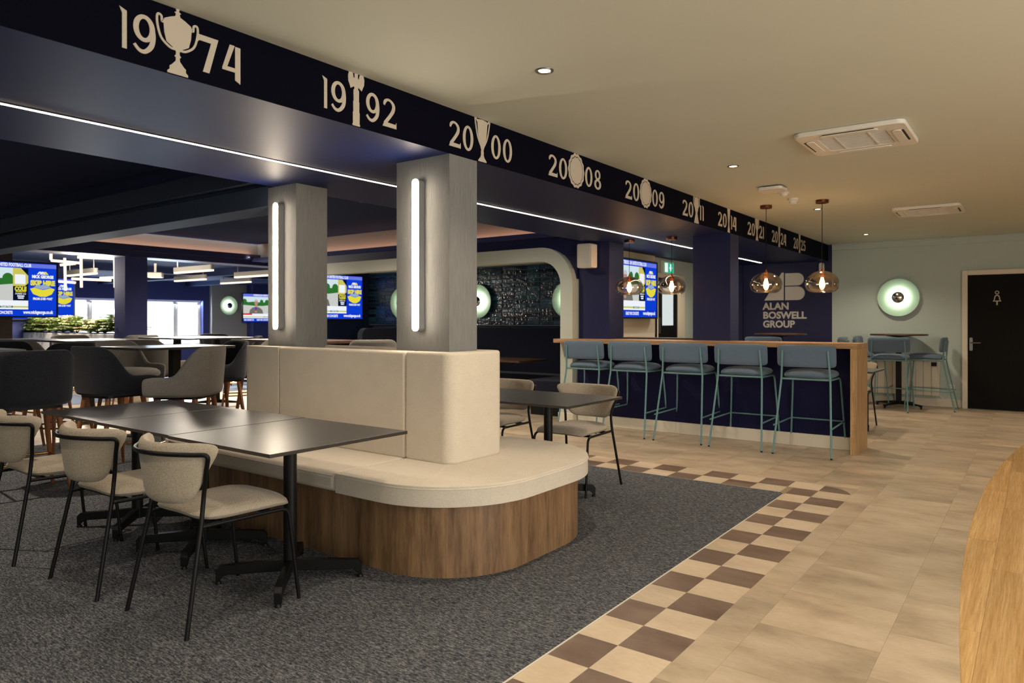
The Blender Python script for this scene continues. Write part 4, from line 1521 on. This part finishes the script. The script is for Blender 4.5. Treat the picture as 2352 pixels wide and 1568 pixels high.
GL = {
    '0': [('ring', ell(.5, .5, .46, .51), ell(.5, .5, .23, .41))],
    '1': [('poly', [(.38, 0), (.86, 0), (.86, .96), (.10, 1.03), (.38, .88)])],
    '2': [('st', [(.13, .74), (.18, .86), (.36, .95), (.60, .93), (.79, .80), (.77, .62), (.55, .40), (.16, .09)], [.10, .18, .13, .13, .2, .22, .2, .2]), ('poly', [(.02, -.01), (1.0, -.01), (1.0, .22), (.93, .14), (.12, .15)])],
    '4': [('poly', [(.36, 1.0), (.60, 1.0), (.24, .36), (.62, .36), (.62, .24), (0, .24), (0, .3)]), ('poly', [(.62, .98), (.88, .98), (.88, -.06), (.62, .02)])],
    '5': [('poly', [(.16, 1.0), (.92, 1.0), (.88, .86), (.34, .86), (.32, .52), (.16, .50)]), ('st', [(.2, .52), (.48, .60), (.78, .50), (.84, .32), (.72, .14), (.46, .05), (.12, .14)], [.1, .13, .19, .22, .19, .14, .16])],
    '7': [('poly', [(.0, 1.0), (.96, 1.0), (.54, 0), (.24, 0), (.62, .84), (.08, .84), (.0, .78)])],
    '8': [('ring', ell(.5, .745, .36, .265), ell(.5, .745, .17, .17)), ('ring', ell(.5, .255, .44, .27), ell(.5, .255, .22, .17))],
    '9': [('ring', ell(.48, .66, .44, .35), ell(.48, .66, .22, .245)), ('st', [(.82, .70), (.84, .48), (.76, .24), (.52, .07), (.28, .07), (.08, .20)], [.18, .2, .2, .17, .14, .12])],
}


def glyph(ch_, y0, wy, z0, hz):
    bm = bmesh.new()

    def tr(L_):
        return [(y0 + a * wy, z0 + b * hz) for a, b in L_]
    for gi, g in enumerate(GL[ch_]):
        hh = 0.0025 + 0.0007 * gi
        if g[0] == 'poly':
            prism(bm, tr(g[1]), 0.0, hh, 'yz')
        elif g[0] == 'ring':
            ring_prism(bm, tr(g[1]), tr(g[2]), 0.0, hh, 'yz')
        else:
            # keep stroke widths even although the box is stretched
            k = wy / hz
            l_, r_ = strokes([(a * k, b) for a, b in g[1]], [q * min(k, 1.0) for q in g[2]])
            ring_prism(bm, [(y0 + a * hz, z0 + b * hz) for a, b in l_], [(y0 + a * hz, z0 + b * hz) for a, b in r_], 0.0, hh, 'yz', closed=False)
    return bm


def sym(bm, prof, w_, z0, h):
    """mirrored silhouette from a half profile (x 0..1 half width, z 0..1)"""
    poly = [(x * w_, z0 + z * h) for x, z in prof] + [(-x * w_, z0 + z * h) for x, z in prof[::-1]]
    prism(bm, poly, 0.0, 0.0025, 'yz')


def hand(bm, pts, w_, z0, h, th):
    for s in (-1, 1):
        l_, r_ = strokes([(s * a * w_, z0 + b * h) for a, b in pts], [th] * len(pts), 4)
        ring_prism(bm, l_, r_, 0.0, 0.0032, 'yz', closed=False)


def trophy(kind, w_):
    bm = bmesh.new()
    z0, h = 2.236, 0.265
    if kind == 'lidded':
        sym(bm, [(.28, 0), (.28, .03), (.22, .06), (.22, .11), (.17, .13), (.06, .2), (.05, .25), (.09, .27), (.05, .3), (.05, .34), (.10, .38), (.30, .45), (.36, .58), (.38, .72), (.40, .73), (.36, .78), (.20, .83), (.07, .86), (.05, .9), (.09, .92), (.03, .94), (.05, .97), (.005, 1.0)], w_, z0, h)
        hand(bm, [(.36, .74), (.42, .72), (.44, .80), (.54, .80), (.54, .66), (.44, .48), (.22, .38), (.06, .37)], w_, z0, h, 0.009)
    elif kind == 'eagle':
        sym(bm, [(.22, 0), (.24, .03), (.20, .04), (.21, .25), (.18, .26), (.19, .45), (.16, .46), (.17, .66), (.10, .70), (.14, .73), (.34, .68), (.40, .74), (.48, .80), (.50, .90), (.44, .98), (.30, 1.0), (.20, .96), (.16, .88), (.10, .90), (.10, .98), (.0, 1.0)], w_ * 1.0, z0, h)
    elif kind == 'plate':
        n = 56
        o_ = [((0.49 + 0.018 * math.cos(14 * 2 * PI * k / n)) * w_ * math.cos(2 * PI * k / n), z0 + h * .5 + (0.48 + 0.018 * math.cos(14 * 2 * PI * k / n)) * h * 0.98 * math.sin(2 * PI * k / n)) for k in range(n)]
        i_ = [((0.41 + 0.014 * math.cos(14 * 2 * PI * k / n)) * w_ * math.cos(2 * PI * k / n), z0 + h * .5 + (0.40 + 0.014 * math.cos(14 * 2 * PI * k / n)) * h * 0.98 * math.sin(2 * PI * k / n)) for k in range(n)]
        ring_prism(bm, o_, i_, 0.0, 0.0025, 'yz')
        j_ = [(a * 0.93, z0 + h * .5 + (b - z0 - h * .5) * 0.94) for a, b in i_]
        prism(bm, j_, 0.0, 0.0025, 'yz')
    elif kind == 'tall':
        sym(bm, [(.26, 0), (.26, .03), (.13, .10), (.08, .16), (.09, .22), (.07, .27), (.12, .34), (.26, .58), (.33, .93), (.30, .95), (.0, .97)], w_, z0, h)
        hand(bm, [(.10, .36), (.30, .55), (.42, .80), (.47, .98), (.36, .93), (.30, .90)], w_, z0, h, 0.010)
    elif kind == 'hourglass':
        sym(bm, [(.42, 0), (.42, .04), (.34, .12), (.22, .28), (.14, .38), (.22, .46), (.36, .62), (.40, .78), (.38, .94), (.30, .95), (.0, .97)], w_, z0, h)
        hand(bm, [(.34, .60), (.52, .72), (.56, .95), (.50, 1.0), (.44, .92)], w_, z0, h, 0.008)
    else:
        sym(bm, [(.34, 0), (.34, .05), (.26, .07), (.26, .16), (.20, .18), (.14, .28), (.13, .36), (.18, .48), (.26, .60), (.40, .98), (.0, 1.0)], w_, z0, h)
        for zb in (.10, .21, .60):
            pass
        if kind == 'eared':
            hand(bm, [(.20, .50), (.46, .66), (.52, .92), (.42, .96)], w_, z0, h, 0.008)
    return bm


YEARS = [('19', '74', 1.237, 1.761, 'lidded', 0.150, 'a lidded two-handled cup'), ('19', '92', 2.162, 2.664, 'eagle', 0.105, 'an eagle-topped post'), ('20', '00', 3.064, 3.695, 'tall', 0.150, 'a tall cup over the right grey column'),
         ('20', '08', 4.095, 4.857, 'plate', 0.225, 'a scalloped plate, nearer of two'), ('20', '09', 5.232, 6.017, 'plate', 0.225, 'a scalloped plate, further of two'), ('20', '11', 6.399, 6.957, 'hourglass', 0.135, 'a waisted cup'),
         ('20', '14', 7.334, 7.927, 'slim', 0.105, 'a slim goblet above the navy bar column'), ('20', '21', 8.283, 8.919, 'eared', 0.135, 'an eared goblet'), ('20', '24', 9.222, 9.88, 'slim', 0.105, 'a slim goblet behind a pendant flex'), ('20', '25', 10.218, 10.856, 'slim', 0.105, 'a slim goblet, last by the far wall')]
REL = {'1': 0.46}
for a, b, y0, y1, kind, tw_, note in YEARS:
    ym = (y0 + y1) / 2
    r = thing('year_sign', 'cream %s%s on the navy bulkhead split by %s' % (a, b, note), 'lettering', (XB + 0.0005, ym, 0), 0, 'year signs along the bulkhead')
    tot = sum(REL.get(c_, 1.0) for c_ in a + b)
    unit = (y1 - y0 - tw_) / tot
    ex = 0.016 * unit / 0.12
    y = y0
    for part in (a, b):
        for c_ in part:
            wd = unit * REL.get(c_, 1.0)
            obj('digit', glyph(c_, y + ex / 2 - ym, wd - ex, 2.279, 0.147), M['white_vinyl'], r, smooth=False)
            y += wd
        if part is a:
            yt = y + tw_ / 2
            bm = trophy(kind, tw_)
            bmesh.ops.translate(bm, verts=bm.verts[:], vec=(0, yt - ym, 0))
            obj('trophy', bm, M['white_vinyl'], r, smooth=False)
            y += tw_

# ================================================================== SPONSOR LOGO
t = thing('wall_logo', 'white sponsor emblem and lettering on the navy far wall', 'logo', (-3.42, YF - 0.001, 0))


def lx(p):
    return [(a + 3.42, b) for a, b in p]


bm = bmesh.new()
prism(bm, lx([(-3.74, 1.615), (-3.422, 1.615), (-3.422, 2.075), (-3.455, 2.075)]), -0.004, 0.0, 'xz')
prism(bm, lx([(-3.40, 1.855)] + [(-3.205 + 0.103 * math.cos(a), 1.958 + 0.103 * math.sin(a)) for a in [-PI / 2 + PI * k / 14 for k in range(15)]] + [(-3.40, 2.061)]), -0.004, 0.0, 'xz')
prism(bm, lx([(-3.40, 1.615)] + [(-3.20 + 0.112 * math.cos(a), 1.727 + 0.112 * math.sin(a)) for a in [-PI / 2 + PI * k / 14 for k in range(15)]] + [(-3.40, 1.839)]), -0.004, 0.0, 'xz')
obj('emblem', bm, M['white'], t, smooth=False)
for s, z, wd in (('ALAN', 1.463, 0.43), ('BOSWELL', 1.312, 0.70), ('GROUP', 1.164, 0.52)):
    bm = text_bm(bmesh.new(), s, 0.158, (-3.765 + 3.42, z), lambda a, b, h: (a, -0.002 - h, b), 0.0055, 0.002, 'LEFT', 0, 1.0, wd)
    obj('lettering', bm, M['white'], t, smooth=False)

# ================================================================== LAMPS
def pendant(label, x, y, ztop, zg):
    r = thing('pendant_lamp', label, 'lamp', (x, y, 0), 0, 'amber glass pendant lamps over the bar')
    obj('canopy', lathe(bmesh.new(), [(0, ztop - 0.032), (0.058, ztop - 0.032), (0.062, ztop - 0.028), (0.062, ztop - 0.001), (0, ztop - 0.001)], 32), M['copper'], r)
    obj('flex', T([(0, 0, zg + 0.125), (0, 0, ztop - 0.03)], 0.0032, 6), M['black'], r)
    obj('lampholder', lathe(bmesh.new(), [(0, zg + 0.14), (0.008, zg + 0.14), (0.011, zg + 0.118), (0.026, zg + 0.112), (0.026, zg + 0.105), (0.022, zg + 0.10), (0.022, zg + 0.045), (0, zg + 0.045)], 20), M['copper_holder'], r)
    prof = [(0.028, 0.112), (0.07, 0.102), (0.115, 0.075), (0.150, 0.035), (0.163, -0.01), (0.160, -0.045), (0.145, -0.078), (0.115, -0.1), (0.09, -0.106), (0.088, -0.103), (0.113, -0.097), (0.143, -0.075), (0.157, -0.044), (0.160, -0.01), (0.147, 0.034), (0.113, 0.073), (0.069, 0.0995), (0.028, 0.109)]
    prof = [(q.x, q.y) for q in spline([(a, b, 0) for a, b in prof], 3)]
    obj('shade', lathe(bmesh.new(), [(a, zg + b) for a, b in prof], 48), M['amber_glass'], r)
    bp = [(0, -0.075), (0.012, -0.072), (0.026, -0.05), (0.030, -0.028), (0.026, 0.005), (0.016, 0.03), (0.013, 0.045), (0, 0.045)]
    obj('bulb', lathe(bmesh.new(), [(q.x * 0.85, zg + q.y) for q in spline([(a, b, 0) for a, b in bp], 2)], 16), M['filament'], r)
    point('pendant_glow', (x, y, zg - 0.02), 18.0, (1.0, 0.62, 0.3), 0.03)


pendant('amber glass pendant first from the left, over the bar by the arch pillar', -3.93, 7.66, ZS, 1.685)
pendant('amber glass pendant second from the left, before the fire exit door', -3.40, 7.68, ZS, 1.68)
pendant('amber glass pendant third from the left, in front of the sponsor emblem', -2.333, 7.69, ZC, 1.672)
pendant('amber glass pendant at the right end of the bar, on a long flex', -1.770, 7.68, ZC, 1.663)


def dish(label, loc, rz, rad=0.29):
    r = thing('wall_lamp', label, 'lamp', loc, rz, 'round dish wall lamps')
    k = rad / 0.29
    obj('dish', lathe(bmesh.new(), [(0, 0.02), (0.06 * k, 0.021), (0.16 * k, 0.032), (0.25 * k, 0.055), (0.285 * k, 0.07), (0.29 * k, 0.066), (0.26 * k, 0.045), (0.17 * k, 0.016), (0.06 * k, 0.004), (0.0, 0.002)], 56, axis='-y'), M['dish'], r)
    obj('led_ring', lathe(bmesh.new(), [(0, 0.088), (0.076 * k, 0.088), (0.078 * k, 0.090), (0.076 * k, 0.092), (0, 0.092)], 32, axis='-y'), M['dish_led'], r)
    prof = [(0, 0.093)] + [(0.084 * k, 0.0935)] + [(0.088 * k * math.cos(a), 0.097 + 0.045 * math.sin(a)) for a in [PI / 2 * q / 8 for q in range(8)]] + [(0, 0.142)]
    obj('centre_cap', lathe(bmesh.new(), prof, 32, axis='-y'), M['chrome'], r)
    obj('stem', lathe(bmesh.new(), [(0.012, 0.018), (0.012, 0.09)], 10, axis='-y'), M['steel'], r)


dish('round pale green dish lamp on the sage wall left of the toilet door', (-1.718, YF - 0.002, 1.626), 0)
dish('round dish lamp on the booth tiles, cut by the right grey column', (-7.66, 9.425, 1.60), 0)
dish('round dish lamp at the left of the booth tiles, behind the right grey column', (-9.48, 9.425, 1.60), 0)
dish('round dish lamp at the right of the booth tiles, half hidden by the arch', (-5.86, 9.425, 1.60), 0)
dish('round dish lamp on the grey lounge panel', (XW + 0.122, 12.28, 1.74), PI / 2)


def downlight(label, x, y, z=ZC, grp='recessed ceiling downlights'):
    r = thing('downlight', label, 'light', (x, y, z), 0, grp)
    obj('rim', lathe(bmesh.new(), [(0.030, -0.001), (0.036, -0.006), (0.044, -0.005), (0.046, -0.0005), (0.030, -0.0005)], 28), M['steel'], r)
    obj('lens', lathe(bmesh.new(), [(0, -0.0025), (0.029, -0.002), (0.029, -0.0008), (0, -0.0008)], 24), M['downlight'], r)


for (x, y), lab in zip(DOWN, ('nearest recessed downlight in the cream ceiling', 'recessed downlight in the cream ceiling beside the first air conditioning cassette', 'recessed downlight behind the right pendant flex', 'furthest recessed downlight before the sage wall')):
    downlight(lab, x, y)
    spot('downlight_beam', (x, y, ZC - 0.012), DOWN_POWER * (1.25 if y > 8 else 1.0), WARM, 130 if y > 8 else 115)
for x, y in DOWN_OUT:
    spot('downlight_beam', (x, y, ZC - 0.012), DOWN_POWER * (1.25 if y > 8 else 1.0), WARM, 130 if y > 8 else 115)
for x, y in SOFFIT_FILL:
    spot('soffit_fill', (x, y, ZS - 0.012), 48, (1.0, 0.86, 0.68), 150)
for x, y in TRAY_FILL:
    spot('tray_fill', (x, y, 2.64), 130, (1.0, 0.88, 0.72), 150)
# lounge downlights (in the raised tray and further on)
x, y = at(833, 8.3)
downlight('recessed downlight in the dark ceiling tray, between the grey columns', x, y, 2.66, 'recessed lounge downlights')
for px, d, lab in ((425, 13.2, 'recessed lounge downlight over the long pendants, left one'), (571, 12.6, 'recessed lounge downlight over the long pendants, right one')):
    x, y = at(px, d)
    downlight(lab, x, y, 2.40, 'recessed lounge downlights')
for (x, y) in ((-6.2, 5.2), (-9.0, 5.2), (-6.2, 1.0), (-9.0, 1.0), (-3.5, 0.6), (-3.45, 2.0)):  # added fill spots without fittings, brightening the near lounge and front tables
    zz = 2.64 if y > 3.2 else 2.5
    if x > -4.4:
        zz = ZS - 0.01
    spot('lounge_fill', (x, y, zz), 200 if x < -4.4 else 30, (1.0, 0.86, 0.68))
for (x, y) in ((-13.0, 7.0), (-15.5, 8.5), (-13.5, 11.0), (-13.6, 4.4), (-15.6, 4.4)):  # more added fill spots, brightening the far lounge and ferns
    spot('lounge_fill', (x, y, 2.38), 260, (1.0, 0.86, 0.7))


def linear(label, x0, x1, y, z):
    r = thing('linear_pendant', label, 'lamp', ((x0 + x1) / 2, y, z), 0, 'grey linear pendants of the lounge')
    h = (x1 - x0) / 2
    obj('housing', prism(bmesh.new(), rrect(-h, h, -0.04, 0.04, 0.035, 5), 0.0, 0.085), M['grey_wall'], r)
    obj('diffuser', prism(bmesh.new(), rrect(-h + 0.005, h - 0.005, -0.036, 0.036, 0.033, 5), -0.025, -0.0005), M['pend_led'], r)
    area('linear_glow', ((x0 + x1) / 2, y, z - 0.03), (0, 0, 0), x1 - x0, 0.07, 120, (1.0, 0.88, 0.72))
    for s in (-1, 1):
        obj('rod', T([(s * (h - 0.1), 0, 0.086), (s * (h - 0.1), 0, 2.40 - z)], 0.008, 8), M['steel'], r)


linear('grey linear pendant nearest, upper left of the pair before the right lounge window', -13.1, -11.8, 7.0, 2.185)
linear('grey linear pendant, lower left one before the right lounge window', -14.96, -13.75, 8.0, 2.14)
linear('grey linear pendant, upper right one beside the left grey column', -13.1, -11.85, 8.25, 2.165)
linear('grey linear pendant above the lounge wall lamp', -15.5, -14.3, 9.4, 2.165)
linear('grey linear pendant seen through the neon rods', -14.86, -13.66, 5.85, 2.14)

# neon rod chandelier
point('chandelier_glow', (at(200, 11.7)[0], at(200, 11.7)[1], 2.0), 260, (1.0, 0.88, 0.72), 0.25)
cxn, cyn = at(190, 12.4)
t = thing('neon_chandelier', 'chandelier of glowing crossed rods beside the lounge television', 'lamp', (cxn, cyn, 0))


def rod(p0, p1, d0, d1):
    pts = []
    for (px, py), d in ((p0, d0), (p1, d1)):
        x, y = at(px, d)
        pts.append((x - cxn, y - cyn, 1.266 + (737.3 - py) * d / F))
    obj('rod', T(pts, 0.021, 10), M['neon'], t)


rod((117, 578), (117, 596), 12.0, 12.0)
rod((148.5, 586), (150.5, 667), 12.8, 12.8)
rod((186, 584), (187, 660), 12.2, 12.2)
rod((263, 590), (264, 660), 12.6, 12.6)
rod((118, 598), (186, 604), 12.15, 12.15)
rod((138, 608.5), (174, 605), 12.75, 12.9)
rod((178, 590.5), (270, 594.5), 12.25, 12.65)
rod((120, 645), (173, 649), 12.85, 12.85)
rod((165, 640), (255, 643.5), 12.25, 12.35)
rod((229, 638.5), (269, 637), 12.5, 12.66)
for px, py, d in ((118, 577, 12.0), (186, 583, 12.2), (236, 592, 12.5), (263, 590, 12.6)):
    x, y = at(px, d)
    zt = 2.40
    z0 = 1.266 + (737.3 - py) * d / F
    if z0 < zt - 0.02:
        obj('wire', T([(x - cxn, y - cyn, z0), (x - cxn, y - cyn, zt)], 0.003, 5), M['steel'], t)

# ================================================================== SMALL FIXTURES
def cassette(label, cx, cy):
    r = thing('air_conditioner', label, 'air conditioner', (cx, cy, ZC), 0, 'ceiling air conditioning cassettes')
    obj('panel', ring_prism(bmesh.new(), rrect(-0.325, 0.325, -0.325, 0.325, 0.05), rrect(-0.20, 0.20, -0.20, 0.20, 0.03), -0.032, -0.001), M['white'], r, bevel=0.006)
    obj('recess', B(-0.2, 0.2, -0.2, 0.2, -0.012, -0.003), M['louvre'], r, smooth=False)
    for k in range(14):
        yk = -0.182 + 0.028 * k
        obj('slat', B(-0.197, 0.197, yk - 0.004, yk + 0.004, -0.030, -0.014), M['white'], r, smooth=False)
    for k in (-2, 2):
        obj('slat_bar', B(k * 0.05 - 0.004, k * 0.05 + 0.004, -0.195, 0.195, -0.031, -0.013), M['white'], r, smooth=False)
    for k in range(4):
        f = prism(bmesh.new(), rrect(-0.17, 0.17, 0.232, 0.282, 0.02), -0.040, -0.0335)
        bmesh.ops.rotate(f, verts=f.verts[:], cent=(0, 0, 0), matrix=Matrix.Rotation(PI / 2 * k, 3, 'Z'))
        obj('flap', f, M['white'], r, bevel=0.002)
        s = B(-0.15, 0.15, 0.285, 0.297, -0.0345, -0.0325)
        bmesh.ops.rotate(s, verts=s.verts[:], cent=(0, 0, 0), matrix=Matrix.Rotation(PI / 2 * k, 3, 'Z'))
        obj('outlet', s, M['louvre'], r, smooth=False)


cassette('nearer white air conditioning cassette in the cream ceiling', -0.975, 5.17)
cassette('further white air conditioning cassette in the cream ceiling', -0.975, 8.98)

r = thing('access_point', 'flat white access point on the ceiling left of the smoke detector', 'access point', (-1.965, 6.66, ZC))
obj('body', prism(bmesh.new(), rrect(-0.11, 0.11, -0.11, 0.11, 0.04), -0.038, -0.012), M['white'], r, bevel=0.01)
obj('mount', B(-0.07, 0.07, -0.07, 0.07, -0.012, -0.001), M['louvre'], r, smooth=False)
r = thing('motion_sensor', 'small white dome sensor beside the access point', 'sensor', (-1.955, 6.99, ZC))
obj('base', lathe(bmesh.new(), [(0, -0.001), (0.05, -0.001), (0.05, -0.014), (0.042, -0.018), (0, -0.018)], 24), M['white'], r)
obj('dome', lathe(bmesh.new(), [(0.036, -0.0185), (0.034, -0.03), (0.022, -0.04), (0, -0.044)], 24), M['white'], r)
r = thing('smoke_detector', 'white smoke detector on the ceiling by the pendants', 'detector', (-1.98, 7.40, ZC))
obj('base', lathe(bmesh.new(), [(0, -0.001), (0.052, -0.001), (0.052, -0.018), (0, -0.018)], 28), M['white'], r)
obj('head', lathe(bmesh.new(), [(0.048, -0.0185), (0.05, -0.026), (0.034, -0.03), (0.034, -0.05), (0.028, -0.056), (0, -0.056)], 28), M['white'], r)

# speakers
r = thing('wall_speaker', 'white speaker on the navy pillar right of the arch', 'speaker', (-4.43, 7.62, 2.06), 0)
obj('cabinet', prism(bmesh.new(), rrect(-0.10, 0.10, -0.145, 0.145, 0.018), -0.17, -0.03, 'xz'), M['white'], r, bevel=0.008)
gf = [(-0.088, -0.13), (0.088, -0.13), (0.088, -0.06), (0.078, 0.0), (0.088, 0.06), (0.088, 0.13), (-0.088, 0.13), (-0.088, 0.06), (-0.078, 0.0), (-0.088, -0.06)]
obj('grille', prism(bmesh.new(), gf, -0.178, -0.171, 'xz'), M['white'], r, bevel=0.003)
obj('bracket', B(-0.03, 0.03, -0.03, 0.0, -0.05, 0.05), M['white'], r)
r = thing('wall_speaker', 'small white speaker high on the sponsor wall', 'speaker', (-2.815, YF, 2.12), 0)
obj('cabinet', prism(bmesh.new(), rrect(-0.036, 0.036, -0.085, 0.085, 0.03), -0.08, -0.02, 'xz'), M['white'], r, bevel=0.008)
obj('bracket', B(-0.02, 0.02, -0.02, 0.0, -0.03, 0.03), M['white'], r)
x, y = at(357, 14.0)
r = thing('wall_speaker', 'white box speaker hanging beside the lounge pillar', 'speaker', (x, y, 2.17), 0.9)
obj('cabinet', B(-0.13, 0.13, -0.1, 0.1, -0.05, 0.05), M['white'], r, bevel=0.01)
obj('bracket', B(-0.02, 0.02, -0.02, 0.02, 0.05, 0.23), M['white'], r)

# exit sign over the inner door (faces +X, lit)
r = thing('exit_sign', 'green running exit sign above the fire exit door', 'sign', (-4.655, 10.30, 2.09), PI / 2)
obj('case', B(-0.20, 0.20, -0.05, 0.0, -0.105, 0.105), M['white'], r, bevel=0.004)
bm = B(-0.175, 0.175, -0.053, -0.0505, -0.08, 0.08)
obj('face', bm, SCR['exit'], r, smooth=False)
bm = bmesh.new()
prism(bm, [(-0.155, -0.07), (-0.05, -0.07), (-0.05, 0.07), (-0.155, 0.07)], -0.0555, -0.0535, 'xz')
prism(bm, [(0.06, -0.06), (0.12, 0.01), (0.085, 0.01), (0.085, 0.06), (0.035, 0.06), (0.035, 0.01), (0.0, 0.01)], -0.0555, -0.0535, 'xz')
obj('pictogram', bm, SCR['white'], r, smooth=False)

# radiator
r = thing('radiator', 'cream panel radiator under the dish lamp on the sage wall', 'radiator', (-1.64, YF, 0))
obj('body', B(-0.46, 0.46, -0.085, -0.02, 0.17, 0.675), M['cream_paint'], r, bevel=0.004)
for k in range(9):
    xk = -0.46 + 0.92 / 9 * (k + 0.5)
    obj('panel', B(xk - 0.048, xk + 0.048, -0.098, -0.086, 0.165, 0.68), M['cream_paint'], r, bevel=0.004)
obj('control_box', B(0.36, 0.43, -0.106, -0.099, 0.60, 0.66), M['black'], r, bevel=0.003)
obj('bracket', B((-0.3, -0.26, -0.02, 0.0, 0.3, 0.6), (0.26, 0.3, -0.02, 0.0, 0.3, 0.6)), M['cream_paint'], r)
r = thing('power_socket', 'small white fused switch right of the radiator', 'socket', (-1.04, YF, 0.29))
obj('plate', B(-0.045, 0.045, -0.012, -0.0005, -0.045, 0.045), M['white'], r, bevel=0.003)
obj('cable', T(spline([(-0.02, -0.01, -0.045), (-0.02, -0.012, -0.12), (-0.06, -0.02, -0.17), (-0.12, -0.02, -0.15), (-0.17, -0.05, -0.08)], 4), 0.005, 6), M['white'], r)

# ================================================================== BOOTH FURNITURE
t = thing('booth_bench', 'dark navy bench along the back of the tiled booth', 'bench', (-7.5, 9.1, 0))
obj('seat', B(-2.6, 2.7, -0.30, 0.1, 0.30, 0.46), M['fabric_navy'], t, bevel=0.02)
obj('backrest', B(-2.6, 2.7, 0.1, 0.32, 0.30, 1.17), M['fabric_navy'], t, bevel=0.03)
obj('plinth', B(-2.6, 2.7, -0.24, 0.3, 0, 0.30), M['black'], t)
t = thing('booth_bench', 'dark blue bench end beside the arch, by the left bar stool', 'bench', (-5.21, 8.15, 0))
obj('seat', B(-0.42, 0.30, -0.25, 0.55, 0.32, 0.47), M['fabric_navy'], t, bevel=0.02)
obj('backrest', B(0.31, 0.42, -0.25, 0.55, 0.32, 1.1), M['fabric_navy'], t, bevel=0.02)
obj('plinth', B(-0.36, 0.42, -0.2, 0.5, 0, 0.32), M['black'], t)
t = thing('booth_divider', 'dark upholstered divider with a rounded top in the booth', 'divider', (-8.9, 8.3, 0))
obj('panel', prism(bmesh.new(), rrect(-0.45, 0.45, 0.02, 1.15, (0.0, 0.12, 0.12, 0.0), 6), -0.06, 0.06, 'yz'), M['fabric_navy'], t, bevel=0.015)
obj('plinth', B(-0.05, 0.05, -0.44, 0.44, 0.0, 0.02), M['black'], t)
t = thing('dining_table', 'walnut topped booth table on a black pedestal behind the arch', 'table', (-6.28, 8.1, 0))
obj('tabletop', B(-0.62, 0.62, -0.30, 0.45, 0.70, 0.725), M['walnut'], t, bevel=0.002)
obj('leg_frame', B((-0.04, 0.04, -0.03, 0.03, 0.06, 0.70), (-0.3, 0.3, -0.02, 0.02, 0.66, 0.70), (-0.03, 0.03, -0.28, 0.28, 0.02, 0.06), (-0.03, 0.03, -0.31, -0.25, 0.0, 0.03), (-0.03, 0.03, 0.25, 0.31, 0.0, 0.03)), M['black'], t, bevel=0.004)
